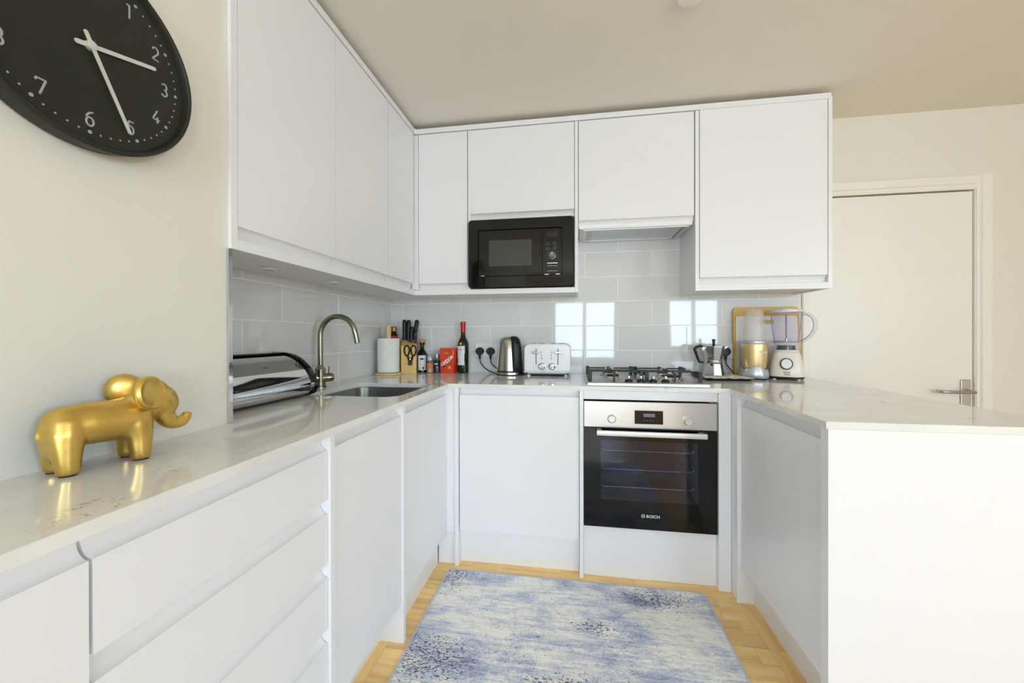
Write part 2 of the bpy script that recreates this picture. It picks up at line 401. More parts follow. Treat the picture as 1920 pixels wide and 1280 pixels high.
def text(s, size, M, material, parent, name='lettering', bold=0., extr=.0004):
    c = bpy.data.curves.new('t', 'FONT'); c.body = s; c.size = size; c.align_x = 'CENTER'; c.align_y = 'CENTER'; c.extrude = extr; c.offset = bold
    c.resolution_u = 3
    t = bpy.data.objects.new('t', c); COL.objects.link(t)
    dg = bpy.context.evaluated_depsgraph_get()
    me = bpy.data.meshes.new_from_object(t.evaluated_get(dg)); bpy.data.objects.remove(t); bpy.data.curves.remove(c)
    me.transform(wm(parent).inverted() @ M); me.materials.clear(); me.materials.append(material); me.name = name
    return link(name, me, parent)
def face_y(x, y, z, rx=0., rz=0., roll=0.):
    """matrix for lettering that faces -y (towards the room)"""
    return Matrix.Translation((x, y, z)) @ Matrix.Rotation(rz, 4, 'Z') @ Matrix.Rotation(PI/2+rx, 4, 'X') @ Matrix.Rotation(roll, 4, 'Z')
def blob(name, mb, voxel, material, parent, smooth=8, fac=.5):
    """fuse overlapping pieces into one skin: voxel remesh + smoothing"""
    bmesh.ops.recalc_face_normals(mb.bm, faces=mb.bm.faces)
    me = bpy.data.meshes.new('tmp'); mb.bm.to_mesh(me); mb.bm.free()
    o = bpy.data.objects.new('tmp', me); COL.objects.link(o)
    r = o.modifiers.new('r', 'REMESH'); r.mode = 'VOXEL'; r.voxel_size = voxel; r.use_smooth_shade = True
    s_ = o.modifiers.new('s', 'SMOOTH'); s_.iterations = smooth; s_.factor = fac
    dg = bpy.context.evaluated_depsgraph_get()
    m2 = bpy.data.meshes.new_from_object(o.evaluated_get(dg)); bpy.data.objects.remove(o); bpy.data.meshes.remove(me)
    m2.name = name; m2.materials.clear(); m2.materials.append(material)
    for p in m2.polygons: p.use_smooth = True
    if parent is not None: m2.transform(wm(parent).inverted())
    return link(name, m2, parent)

# ================================================================== THE ROOM
CEILZ = 2.386; JX = .293; JY = -1.541           # ceiling; painted wall plane; where the painted wall ends and the alcove begins
def struct(name, mb, material, label, cat):
    return tag(mb.build(name, material), label, cat, kind='structure')
floor = struct('floor', MB().box(-.2, RIGHT+.15, REAR-.15, .2, -.12, -.0015), FLOORM, 'golden oak parquet floor of the kitchen', 'floor')
struct('ceiling', MB().box(-.2, RIGHT+.15, REAR-.15, .2, CEILZ, CEILZ+.12), CEIL, 'plain beige painted ceiling above the cupboards', 'ceiling')
# left wall: recessed tiled part behind the sink and thicker painted part nearer the window
wall_left = struct('wall_left', MB().prism([(-.2, .2), (-.2, REAR-.15), (JX, REAR-.15), (JX, JY), (-.008, JY), (-.008, .2)], 'z', 0, CEILZ), WALL, 'cream painted wall on the left with a tiled alcove', 'wall')
DX0, DX1, DZ1 = 2.575, 3.392, 1.955              # opening for the room door
wb = MB().box(-.008, DX0, .008, .2, 0, CEILZ).box(DX1, RIGHT+.15, .008, .2, 0, CEILZ).box(DX0, DX1, .008, .2, DZ1, CEILZ)
wb.box(DX0-.1, DX1+.1, .2, .25, 0, 2.1)  # backing added behind the door to block leaking daylight
wall_back = struct('wall_back', wb, WALL, 'cream wall at the back, tiled above the worktop', 'wall')
ry0, ry1, rz0, rz1 = FILL_WIN
struct('wall_right', MB().box(RIGHT, RIGHT+.15, REAR-.15, ry0, 0, CEILZ).box(RIGHT, RIGHT+.15, ry1, .008, 0, CEILZ).box(RIGHT, RIGHT+.15, ry0, ry1, 0, rz0).box(RIGHT, RIGHT+.15, ry0, ry1, rz1, CEILZ), WALL, 'cream wall on the far right outside the view', 'wall')
wr = MB(); xs = [JX]
for i, (x0, x1, z0, z1) in enumerate(REAR_WIN):
    wr.box(xs[-1], x0, REAR-.15, REAR, 0, CEILZ); wr.box(x0, x1, REAR-.15, REAR, 0, z0); wr.box(x0, x1, REAR-.15, REAR, z1, CEILZ); xs.append(x1)
wr.box(xs[-1], RIGHT, REAR-.15, REAR, 0, CEILZ)
struct('wall_rear', wr, WALL, 'cream window wall behind the camera', 'wall')
for i, (x0, x1, z0, z1) in enumerate(REAR_WIN):
    w = thing('window_%d' % (i+1), ['white framed window behind the camera, left one', 'white framed window behind the camera, right one'][i], 'window', ((x0+x1)/2, REAR-.06, z0), kind='structure')
    f = MB(); t = .05; y0, y1 = REAR-.10, REAR-.04
    f.box(x0, x0+t, y0, y1, z0, z1).box(x1-t, x1, y0, y1, z0, z1).box(x0+t, x1-t, y0, y1, z0, z0+t).box(x0+t, x1-t, y0, y1, z1-t, z1)
    xm = (x0+x1)/2; f.box(xm-.035, xm+.035, y0, y1, z0+t, z1-t)
    f.build('window_frame', WOODW, w)
    for a, b in ((x0+t, xm-.035), (xm+.035, x1-t)):
        MB().box(a, b, REAR-.073, REAR-.067, z0+t, z1-t).build('pane', WINGLASS, w)
    MB().box(x0-.04, x1+.04, REAR, REAR+.12, z0-.03, z0, .004).build('window_sill', WOODW, w)

w = thing('window_3', 'added fill-light window in the right wall, outside the view', 'window', (RIGHT+.06, (ry0+ry1)/2, rz0), kind='structure')  # extra opening, added only to let in more daylight
ym = (ry0+ry1)/2; f = MB(); t = .06; xa, xb = RIGHT+.04, RIGHT+.10
f.box(xa, xb, ry0, ry0+t, rz0, rz1).box(xa, xb, ry1-t, ry1, rz0, rz1).box(xa, xb, ry0+t, ry1-t, rz0, rz0+t).box(xa, xb, ry0+t, ry1-t, rz1-t, rz1).box(xa, xb, ym-.04, ym+.04, rz0+t, rz1-t)
f.build('window_frame', WOODW, w)
for a, b in ((ry0+t, ym-.04), (ym+.04, ry1-t)): MB().box(RIGHT+.067, RIGHT+.073, a, b, rz0+t, rz1-t).build('pane', WINGLASS, w)

# ---- tiles, each one a glazed slab on a white grout bed
TW, TH, G = .4025, .1522, .0036
Z0 = 1.3628-3*TH
def row_z(k):                                    # k=0 the course on the worktop
    a = Z0+k*TH+G/2; b = Z0+(k+1)*TH-G/2
    return max(a, .9115), b
MB().box(-.0078, -.0012, JY, 0, .9102, 1.40).build('grout_bed', GROUT, wall_left)
MB().box(-.0012, 2.516, .0012, .0078, .9102, 1.86).build('grout_bed', GROUT, wall_back)
def tile_mesh(w, h):
    bm = bmesh.new(); g = bmesh.ops.create_cube(bm, size=1.)
    for v in g['verts']: v.co = Vector((v.co.x*w, v.co.y*.0065, v.co.z*h))
    bmesh.ops.bevel(bm, geom=[e for e in bm.edges if all(abs(v.co.y+.00325) < 1e-5 for v in e.verts)], offset=.0008, segments=1, profile=.5, affect='EDGES')
    me = bpy.data.meshes.new('tile'); bm.to_mesh(me); bm.free(); me.materials.append(TILE); return me
TC = {}
def put_tile(wall, u0, u1, z0, z1):
    key = (wall.name, round(u1-u0, 4), round(z1-z0, 4))
    if key not in TC: TC[key] = tile_mesh(u1-u0, z1-z0)
    o = link('tile', TC[key], wall)
    tx, tz = random.uniform(-.0016, .0016), random.uniform(-.0012, .0012)   # hand-set tiles are never quite in plane
    if wall is wall_back: o.location = ((u0+u1)/2, .00325, (z0+z1)/2); o.rotation_euler = (tx, 0, tz)
    else: o.location = (-.00325, (u0+u1)/2, (z0+z1)/2); o.rotation_euler = (tx, 0, PI/2+tz)
def course(wall, lo, hi, first, k, ztop=None):
    z0, z1 = row_z(k)
    if ztop: z1 = min(z1, ztop)
    e = [lo]; u = first
    while u < hi-.012:
        if u > lo+.012: e.append(u)
        u += TW
    e.append(hi)
    for a, b in zip(e, e[1:]): put_tile(wall, a+G/2, b-G/2, z0, z1)
for k in range(4):
    odd = k in (1, 3)
    course(wall_left, JY+.001, -.0005, -.1925-TW*(4.5 if odd else 4), k, 1.396)
    course(wall_back, .0005, 2.5145, .0884-(TW/2 if odd else TW), k)
course(wall_back, 1.10, 1.93, .0884, 4); course(wall_back, 1.10, 1.93, .0884-TW/2, 5, 1.80)
tag(MB().box(JX-.001, JX+.0045, JY-.0135, JY+.0005, .9102, 1.3875, .001).build('trim_1', CHROME), 'chrome edging strip on the corner of the painted wall beside the tiles', 'trim', kind='structure')
tag(MB().box(2.5155, 2.5225, -.002, .0078, .9102, 1.40, .001).build('trim_2', WHP), 'white edging strip ending the tiles beside the door frame', 'trim', kind='structure')

# ---- parquet: strips along x between two border strips along y
PW = .0695
def plank(u0, u1, v0, v1, m_, nm='plank'):
    mb = MB(); g = .0004
    mb.box(-(u1-u0)/2+g, (u1-u0)/2-g, -(v1-v0)/2+g, (v1-v0)/2-g, -.0135, 0)
    o = mb.build(nm, m_); o.parent = floor; o.location = ((u0+u1)/2, (v0+v1)/2, 0); return o
y = -.515
while y > -1.66:
    x = .5385; first = True
    while x < 1.930:
        L = random.choice((.21, .28, .35, .42)); L = L*random.uniform(.3, 1) if first else L
        first = False
        x1 = min(x+L, 1.931)
        if 1.931-x1 < .05: x1 = 1.931
        plank(x, x1, y-PW, y, PARQ); x = x1
    y -= PW
yend = y
for xa, xb in ((.47, .5385), (1.931, 2.0)):
    yy = -.515
    while yy > yend+.02:
        L = random.choice((.28, .35, .42)); y1 = max(yy-L, yend)
        plank(xa, xb, y1, yy, PARQY, 'border_strip'); yy = y1

# ---- the room door
door = thing('door_1', 'white flush room door with silver lever handle behind the peninsula', 'door', (2.98, 0, 0), kind='structure')
MB().box(2.590, 3.377, .010, .046, .004, 1.934, .0015).build('door_leaf', WOODW, door)
MB().box(DX0, 2.587, .0, .12, 0, 1.955).build('door_lining', WOODW, door)
MB().box(3.380, DX1, .0, .12, 0, 1.955).build('door_lining', WOODW, door)
MB().box(2.587, 3.380, .0, .12, 1.942, 1.955).build('door_lining', WOODW, door)
for a, b, flip in ((2.525, 2.583, False), (3.384, 3.456, True)):
    prof = [(a, .008), (a, -.006), (a+.006, -.012), (b-.022, -.012), (b-.016, -.004), (b, -.004), (b, .008)]
    if flip: prof = [(a+b-x, y_) for x, y_ in prof]
    MB().prism(prof, 'z', 0, 2.017).build('architrave', WOODW, door)
prof = [(.008, 2.017), (-.006, 2.017), (-.012, 2.011), (-.012, 1.971), (-.004, 1.965), (-.004, 1.949), (.008, 1.949)]
MB().prism(prof, 'x', 2.583, 3.384).build('architrave', WOODW, door)
hp = MB().box(3.318, 3.366, .0035, .0105, .715, .904, .004, 3).build('handle_plate', STEEL, door)
lv = MB().tube(spline([(3.343, .006, .843), (3.343, -.035, .843), (3.338, -.050, .843), (3.322, -.056, .843), (3.25, -.056, .843), (3.205, -.055, .843), (3.188, -.046, .843), (3.184, -.024, .843)], 5), .0085, 12)
lv.lathe([(.013, -.012), (.013, .004)], (3.343, .843), 20, axis='y')
lv.build('lever_handle', STEELV, door)
MB().box(2.60, 2.615, .004, .0105, 1.62, 1.70, .001).build('hinge', STEEL, door)

# ================================================================== CUPBOARDS
DT = .026
def jprof(front, inn, z0, z1, handle, lip):
    """section of a handleless front: flat face, scooped finger pull at top or bottom. inn = +1/-1 direction into the cupboard"""
    if handle == 'top':
        h = z1-lip; sc_ = [(front+inn*.0235*math.sin(a), z1-h*math.cos(a)) for a in [PI/2*i/7 for i in range(8)]]
        return [(front, z0)]+sc_+[(front+inn*DT, z1), (front+inn*DT, z0)]
    if handle == 'bottom':
        h = lip-z0; sc_ = [(front+inn*.0235*math.sin(a), z0+h*math.cos(a)) for a in [PI/2*i/7 for i in range(8)]]
        return [(front, z1)]+sc_+[(front+inn*DT, z0), (front+inn*DT, z1)]
    return [(front, z0), (front, z1), (front+inn*DT, z1), (front+inn*DT, z0)]
def front(parent, name, face, u0, u1, z0, z1, at, handle=None, lip=None, material=None):
    """face '+x': front at x=at, runs along y; '-x'; '-y': front at y=at, runs along x"""
    ax, inn = {'+x': ('y', -1), '-x': ('y', 1), '-y': ('x', 1)}[face]
    mb = MB().prism(jprof(at, inn, z0, z1, handle, lip), ax, u0, u1)
    return mb.build(name, material or CAB, parent, ang=25)
ZT = .889                                       # underside of the worktop
FX, PX = .590, .598                             # left run: door plane, gable plane
GB = 'base cupboards under the worktop'
# -- left run
c = thing('base_cupboard', 'single-door base cupboard nearest the camera, left of the drawers', 'cupboard', (.45, -2.36, 0), group=GB)
MB().box(JX+.002, FX-DT-.001, -2.66, -2.059, .15, ZT).build('carcass', CABU, c)
front(c, 'door', '+x', -2.657, -2.0590, .155, .884, FX, 'top', .850)
MB().box(.488, .503, -2.66, -2.059, 0, .15).build('plinth', CAB, c)
c = thing('drawer_unit', 'white four-drawer base unit with scooped finger pulls below the gold elephant', 'drawer unit', (.45, -1.80, 0))
MB().box(JX+.002, FX-DT-.001, -2.057, -1.551, .15, ZT).build('carcass', CABU, c)
for z0, z1 in ((.7215, .884), (.5545, .7175), (.3835, .5505), (.155, .3795)):
    front(c, 'drawer_front', '+x', -2.0540, -1.553, z0, z1, FX, 'top', z1-.034)
MB().box(JX+.002, PX, -1.5505, -1.5325, 0, ZT).build('side_panel', CAB, c)
MB().box(.488, .503, -2.057, -1.551, 0, .15).build('plinth', CAB, c)
c = thing('base_cupboard', 'single-door base cupboard between the drawers and the corner door, below the bread bin', 'cupboard', (.45, -1.32, 0), group=GB)
MB().prism([(.002, .15), (FX-DT-.001, .15), (FX-DT-.001, ZT), (FX-.04, ZT), (FX-.04, .70), (.002, .70)], 'y', -1.532, -1.112).build('carcass', CABU, c)
front(c, 'door', '+x', -1.526, -1.1125, .155, .884, FX, 'top', .850)
MB().box(.488, .503, -1.532, -1.112, 0, .15).build('plinth', CAB, c)
MB().box(.46, PX, -1.111, -1.093, 0, ZT).build('side_panel', CAB, c)
c = thing('base_cupboard', 'single-door base cupboard under the sink in the left corner', 'cupboard', (.45, -.85, 0), group=GB)
MB().prism([(.002, .15), (FX-DT-.001, .15), (FX-DT-.001, ZT), (FX-.032, ZT), (FX-.032, .168), (.110, .168), (.110, .70), (.002, .70)], 'y', -1.0925, -.5965).build('carcass', CABU, c)
front(c, 'door', '+x', -1.0885, -.5985, .155, .884, FX, 'top', .850)
MB().box(.530, .546, -1.0925, -.5965, 0, .15).build('plinth', CAB, c)
c = thing('corner_filler', 'narrow white filler post in the left corner of the base cupboards', 'filler panel', (.61, -.59, 0))
MB().box(.5600, .638, -.5955, -.57, .160, ZT).build('post', CAB, c)
MB().box(.547, .638, -.588, -.572, 0, .155).build('plinth', CAB, c)
# -- back run
BY, BP = -.592, -.606
c = thing('base_cupboard', 'wide plain-door base cupboard in the back run, left of the oven', 'cupboard', (.95, -.3, 0), group=GB)
MB().box(.657, 1.252, BY+DT+.001, -.01, .165, ZT).build('carcass', CABU, c)
front(c, 'door', '-y', .660, 1.251, .172, .884, BY, 'top', .853)
MB().box(.6385, .6565, BP, -.01, 0, ZT).build('side_panel', CAB, c)
MB().box(.657, 1.252, -.556, -.54, 0, .165).build('plinth', CAB, c)
c = thing('oven_housing', 'white oven housing unit around the built-in oven', 'cupboard', (1.57, -.3, 0))
MB().box(1.2535, 1.2715, BP-.004, -.01, 0, ZT).build('side_panel', CAB, c)
MB().box(1.8705, 1.922, BP-.004, -.572, 0, ZT).build('side_panel', CAB, c)
MB().box(1.273, 1.870, BY, BY+.018, .846, ZT, .001).build('top_filler', CAB, c)
MB().box(1.273, 1.870, -.578, -.560, 0, .236, .001).build('lower_panel', CAB, c)
MB().box(1.273, 1.870, -.555, -.01, .19, .205).build('shelf', CABU, c)
# -- peninsula
c = thing('base_cupboard', 'single-door base cupboard on the inner side of the peninsula', 'cupboard', (2.2, -.9, 0), group=GB)
MB().box(1.935+DT+.001, 2.515, -1.248, -.572, .15, ZT).build('carcass', CABU, c)
front(c, 'door', '-x', -1.244, -.683, .160, .884, 1.935, 'top', .846)
MB().box(1.9195, 2.0, -.681, -.663, 0, ZT).build('side_panel', CAB, c)
MB().box(1.9235, 1.950, -.6625, -.5730, 0, ZT).build('corner_return', CAB, c)
MB().box(1.988, 2.004, -1.248, -.681, 0, .15).build('plinth', CAB, c)
tag(MB().box(1.9207, 2.533, -1.2835, -1.249, 0, ZT, .0012).build('peninsula_end_panel', CAB), 'broad white end panel closing the peninsula on the right', 'panel')

# -- worktop: one U of quartz with the sink cut out
SX0, SX1, SY0, SY1 = .145, .540, -1.058, -.632
hole = rrect(SX0, SX1, SY0, SY1, .062, 8)
outer = [(0.0005, -.0005), (2.5425, -.0005), (2.5425, -1.2846), (1.9148, -1.2846), (1.9148, -.6117), (.6091, -.6117), (.6091, -2.665), (JX+.0005, -2.665), (JX+.0005, JY+.001), (.0005, JY+.001)]
bm = bmesh.new()
def loop_(pts, z): 
    v = [bm.verts.new((p[0], p[1], z)) for p in pts]; return v, [bm.edges.new((v[i], v[(i+1) % len(v)])) for i in range(len(v))]
vt, et = loop_(outer, .91); vh, eh = loop_(hole, .91)
fs = bmesh.ops.triangle_fill(bm, edges=et+eh, use_beauty=True)
ff = [g for g in fs['geom'] if isinstance(g, bmesh.types.BMFace)]
ex = bmesh.ops.extrude_face_region(bm, geom=ff)
for v in [g for g in ex['geom'] if isinstance(g, bmesh.types.BMVert)]: v.co.z = .889
bmesh.ops.recalc_face_normals(bm, faces=bm.faces)
me = bpy.data.meshes.new('worktop'); bm.to_mesh(me); bm.free(); me.materials.append(QUARTZ)
wt = link('worktop', me); bv = wt.modifiers.new('edge', 'BEVEL'); bv.width = .0018; bv.segments = 2; bv.limit_method = 'ANGLE'; bv.angle_limit = 1.
tag(wt, 'U-shaped white quartz worktop with fine grey veins', 'worktop')

# -- wall cupboards
UX, UY = .305, -.306; UB, UT = 1.420, 2.328
GW = 'white wall cupboards'
def wallunit(label, loc): return thing('wall_cupboard', label, 'cupboard', loc, group=GW)
c = wallunit('tall wall cupboard beside the clock, first door on the left wall', (.15, -1.31, 1.39))
MB().box(.0005, UX-DT-.001, -1.5318, -1.0825, 1.395, 2.33).build('carcass', CABU, c)
front(c, 'door', '+x', -1.530, -1.0835, UB, UT, UX, 'bottom', 1.454)
MB().prism([(.0005, JY+.0008), (JX+.0008, JY+.0008), (JX+.0008, -1.552), (UX, -1.552), (UX, -1.532), (.0005, -1.532)], 'z', 1.388, 2.345).build('side_panel', CAB, c)
c = wallunit('tall wall cupboard above the sink, second door on the left wall', (.15, -.86, 1.39))
MB().box(.0005, UX-DT-.001, -1.0815, -.6415, 1.395, 2.33).build('carcass', CABU, c)
front(c, 'door', '+x', -1.0805, -.644, UB, UT, UX, 'bottom', 1.454)
c = wallunit('narrow wall cupboard door on the left wall next to the inner corner', (.15, -.48, 1.39))
MB().box(.0005, UX-DT-.001, -.6405, -.0005, 1.395, 2.33).build('carcass', CABU, c)
front(c, 'door', '+x', -.638, -.330, UB, UT, UX, 'bottom', 1.454)
MB().box(.285, .3245, UY, UY+.03, UB, UT).build('corner_post', CAB, c)
c = wallunit('narrow wall cupboard in the back corner, left of the microwave', (.47, -.15, 1.39))
MB().box(.286, .6245, UY+DT+.001, -.0005, 1.395, 2.33).build('carcass', CABU, c)
front(c, 'door', '-y', .3275, .622, UB, UT, UY, 'bottom', 1.454)
c = wallunit('wall cupboard housing the black microwave below its flap door', (.94, -.15, 1.39))
MB().box(.6265, .640, UY+.002, -.0005, 1.395, 2.33).box(.640, 1.2315, UY+DT+.001, -.0005, 1.815, 2.33).box(.640, 1.2315, UY+.01, -.0005, 1.395, 1.412).build('carcass', CABU, c)
front(c, 'door', '-y', .634, 1.2305, 1.815, UT, UY, 'bottom', 1.849)
MB().box(1.2335, 1.2515, UY, -.0005, 1.388, 2.33).build('side_panel', CAB, c)
c = wallunit('shorter wall cupboard above the extractor hood', (1.55, -.15, 1.74))
MB().box(1.2525, 1.858, UY+DT+.001, -.0005, 1.758, 2.33).build('carcass', CABU, c)
front(c, 'door', '-y', 1.2555, 1.8535, 1.744, UT, UY, 'bottom', 1.782)
c = wallunit('wide wall cupboard at the right end, beside the room door', (2.18, -.15, 1.39))
MB().box(1.8605, 1.8785, UY, -.0005, 1.384, 2.33).build('side_panel', CAB, c)
MB().box(2.4885, 2.5065, UY, -.0005, 1.384, 2.345).build('side_panel', CAB, c)
MB().box(1.8785, 2.4885, UY+DT+.001, -.0005, 1.395, 2.33).build('carcass', CABU, c)
front(c, 'door', '-y', 1.8825, 2.4845, UB, UT+.004, UY, 'bottom', 1.453)
MB().box(1.8785, 2.4885, UY+.001, UY+.019, 1.384, 1.4155).build('pelmet', CAB, c)
# cornice and pelmet run on through the inner corner
mb = MB().prism([(.270, -1.552), (.309, -1.552), (.309, -.318), (.317, -.310), (2.500, -.310), (2.500, -.270), (.270, -.270)], 'z', 2.3325, 2.3605)
tag(mb.build('cornice', CAB), 'white cornice strip along the top of the wall cupboards', 'cornice')
mb = MB().prism([(.286, -1.5315), (.305, -1.5315), (.305, -.306), (1.2325, -.306), (1.2325, -.287), (.286, -.287)], 'z', 1.388, 1.4165)
tag(mb.build('pelmet', CAB), 'white pelmet strip under the left and corner wall cupboards', 'pelmet')
for x, y, w_ in ((.135, -1.226, 'nearest the painted wall'), (.15, -.863, 'above the tap'), (.50, -.20, 'left of the microwave'), (2.415, -.17, 'above the jug blender')):
    c = thing('cabinet_light', 'small round white light under the wall cupboards, '+w_, 'light', (x, y, 1.3945), group='lights under the wall cupboards')
    MB().lathe([(.026, 1.3945), (.026, 1.390), (.022, 1.3865), (.019, 1.3865), (.019, 1.388)], (x, y), 24).build('housing', WHP, c)
    MB().lathe([(.019, 1.388), (.019, 1.3872)], (x, y), 24).build('lens', FROST, c)

# ================================================================== BUILT-IN APPLIANCES
# ---- extractor hood
c = thing('extractor_hood', 'built-in steel extractor hood under the short wall cupboard', 'hood', (1.555, -.15, 1.738))
MB().box(1.262, 1.852, -.283, -.004, 1.739, 1.7565).build('base_plate', WHS, c)
f = MB(); f.box(1.280, 1.835, -.278, -.262, 1.731, 1.7385).box(1.280, 1.835, -.022, -.008, 1.731, 1.7385).box(1.280, 1.300, -.262, -.022, 1.731, 1.7385).box(1.812, 1.835, -.262, -.022, 1.731, 1.7385)
f.build('rim', STEEL, c)
MB().box(1.302, 1.326, -.255, -.030, 1.7345, 1.7385, .001).build('lamp_cover', FROST, c)
fl = MB().box(1.330, 1.808, -.258, -.026, 1.735, 1.7385).build('filter', SILVERP, c)
MB().box(1.334, 1.804, -.254, -.250, 1.7335, 1.7355).build('filter_grip', STEEL, fl)

# ---- microwave
c = thing('microwave', 'black built-in microwave with round dial under the flap door', 'microwave', (.93, -.31, 1.419))
F0 = -.3105
fr = MB()
o1 = rrect(.632, 1.229, 1.4195, 1.807, .020, 5); o2 = rrect(.636, 1.225, 1.4235, 1.803, .018, 5); o3 = rrect(.690, 1.166, 1.480, 1.747, .008, 5); o4 = rrect(.692, 1.164, 1.482, 1.745, .008, 5)
fr.loft([[(p[0], F0, p[1]) for p in o1], [(p[0], F0-.012, p[1]) for p in o1], [(p[0], F0-.017, p[1]) for p in o2], [(p[0], F0-.017, p[1]) for p in o3], [(p[0], F0-.006, p[1]) for p in o4]], cap0=True, cap1=True)
fr.build('surround', BLKG, c)
d = MB().box(.6955, 1.0545, F0-.0155, F0-.007, 1.4855, 1.7425, .002).build('door', BLKG, c)
MB().box(.753, .997, F0-.0168, F0-.0157, 1.540, 1.686).build('window', mat('grey_window_reflection', (62, 64, 60), .05), d)  # bright reflection in the door glass painted as a lighter grey
p = MB().box(1.0565, 1.161, F0-.0155, F0-.007, 1.4855, 1.7425, .002).build('control_panel', BLKG, c)
MB().box(1.083, 1.140, F0-.0165, F0-.0157, 1.694, 1.724).build('display', mat('dim_display', (38, 40, 38), .1), p)
for bx, bz in ((1.088, 1.659), (1.124, 1.660), (1.088, 1.633), (1.124, 1.634)):
    MB().box(bx-.012, bx+.012, F0-.0175, F0-.0157, bz-.0075, bz+.0075, .0007).build('button', BLKM, p)
    MB().box(bx-.009, bx+.009, F0-.0182, F0-.0176, bz-.0085, bz-.0072).build('button_mark', GREYINK, p)
k = MB().lathe([(.0215, F0-.0157), (.0215, F0-.019), (.017, F0-.020), (.0165, F0-.034), (.014, F0-.036), (0, F0-.036)], (1.110, 1.592), 28, axis='y').build('dial', mat('dark_chrome', (110, 110, 110), .18, 1.), p)
MB().box(1.1085, 1.1115, F0-.0368, F0-.0358, 1.594, 1.606).build('pointer', WINK, k)
for a in range(9):
    t = PI*(1.12-1.24*a/8)
    MB().lathe([(.0017, F0-.0157), (.0017, F0-.0165)], (1.110+.031*math.cos(t), 1.592+.031*math.sin(t)), 8, axis='y').build('dial_mark', GREYINK, p)
for z, w_ in ((1.549, .028), (1.534, .028), (1.506, .028)):
    MB().box(1.111-w_, 1.111+w_, F0-.0172, F0-.0157, z-.0018, z+.0018).build('button_edge', STEEL if z > 1.54 else GREYINK, p)
MB().box(1.078, 1.142, F0-.0175, F0-.0157, 1.510, 1.530, .001).build('door_button', BLKG, p)
for x in (.718, 1.080, 1.140):
    MB().box(x-.011, x+.011, F0-.0175, F0-.0155, 1.4862, 1.4895).build('foot_clip', STEEL, c)

# ---- oven
c = thing('oven', 'built-in electric oven with steel control panel and black glass door', 'oven', (1.571, -.58, .243))
OX0, OX1 = 1.2735, 1.8690; OF = -.597
MB().box(OX0, OX1, OF, -.575, .715, .8385, .0025).build('control_panel', STEEL, c)
cp = MB().box(1.5045, 1.6365, OF-.0012, OF+.001, .734, .802, .0005).build('display_frame', SILVERP, c)
MB().box(1.5075, 1.6335, OF-.0022, OF-.0008, .737, .799).build('display', DISPLAY, cp)
MB().box(1.546, 1.598, OF-.0028, OF-.0018, .770, .786).build('lcd', LCD, cp)
for x in (1.55, 1.563, 1.576, 1.589):
    MB().lathe([(.0022, OF-.0018), (.0022, OF-.0027)], (x, .754), 8, axis='y').build('touch_mark', GREYINK, cp)
for x, out in ((1.403, .010), (1.742, .024)):
    kb = MB().lathe([(.021, OF), (.021, OF-.002), (.0185, OF-.003), (.0175, OF-out), (.015, OF-out-.002), (0, OF-out-.002)], (x, .757), 30, axis='y').build('knob', mat('satin_silver', (222, 222, 224), .25, .7), c)
for i in range(11):
    t = PI*(1.25-1.5*i/10)
    MB().lathe([(.0011, OF-.0002), (.0011, OF-.0009)], (1.742+.031*math.cos(t), .757+.031*math.sin(t)), 6, axis='y').build('dial_mark', GREYINK, c)
fr = MB(); A = rrect(OX0, OX1, .2445, .7105, .003, 2); B = rrect(1.352, 1.790, .372, .655, .012, 2)
fr.loft([[(p[0], OF, p[1]) for p in A], [(p[0], OF, p[1]) for p in B], [(p[0], OF+.018, p[1]) for p in B], [(p[0], OF+.018, p[1]) for p in A]], cap0=False, cap1=False)
n_ = len(A); vs = fr.bm.verts; vs.ensure_lookup_table()
for i in range(n_): fr.bm.faces.new((vs[i], vs[(i+1) % n_], vs[3*n_+(i+1) % n_], vs[3*n_+i]))
dr = fr.build('door', BLKG, c)
MB().box(1.3525, 1.7895, OF+.0005, OF+.004, .3725, .6545).build('pane', OVENGLASS, dr)
h = MB().box(1.331, 1.812, -.650, -.636, .6875, .7105, .003, 3).build('handle', mat('satin_steel_bar', (226, 226, 226), .3, .6), dr)
for x in (1.345, 1.795): MB().box(x-.011, x+.011, -.637, OF, .690, .7085, .001).build('handle_post', STEEL, h)
MB().box(OX0+.004, OX1-.004, OF+.003, -.576, .7108, .7148).build('vent_gap', BLKM, c)
cv = MB(); cv.box(1.335, 1.350, -.575, -.16, .34, .68).box(1.792, 1.807, -.575, -.16, .34, .68).box(1.35, 1.792, -.575, -.16, .33, .345).box(1.35, 1.792, -.575, -.16, .67, .685).box(1.35, 1.792, -.17, -.155, .345, .67)
cv.build('cavity', OVENIN, c)
MB().box(OX0+.01, 1.335, -.575, -.16, .26, .83).box(1.807, OX1-.01, -.575, -.16, .26, .83).box(1.335, 1.807, -.575, -.16, .69, .83).build('casing', BLKM, c)
for zr, n2 in ((.595, 16), (.505, 20), (.420, 0)):
    rk = MB().tube([(1.358, -.55, zr+.012), (1.372, -.55, zr), (1.770, -.55, zr), (1.784, -.55, zr+.012)], .0026, 8)
    for i in range(n2):
        x = 1.372+.398*i/(n2-1); rk.tube([(x, -.55, zr), (x, -.20, zr)], .0014, 6)
    if n2: rk.tube([(1.358, -.20, zr), (1.784, -.20, zr)], .0026, 8)
    rk.build('oven_rack', CHROME, c)
for x in (1.353, 1.787):
    for zr in (.62, .58, .53, .49, .44): MB().tube([(x, -.56, zr), (x, -.20, zr)], .0018, 6).build('side_runner', CHROME, c)
text('BOSCH', .0185, face_y(1.5895, OF-.0006, .307), WINK, c, 'brand_lettering', .0002)
lg = MB().tube([(1.5455+.0078*math.cos(2*PI*i/24), OF-.0006, .308+.0078*math.sin(2*PI*i/24)) for i in range(24)], .0008, 6, closed=True)
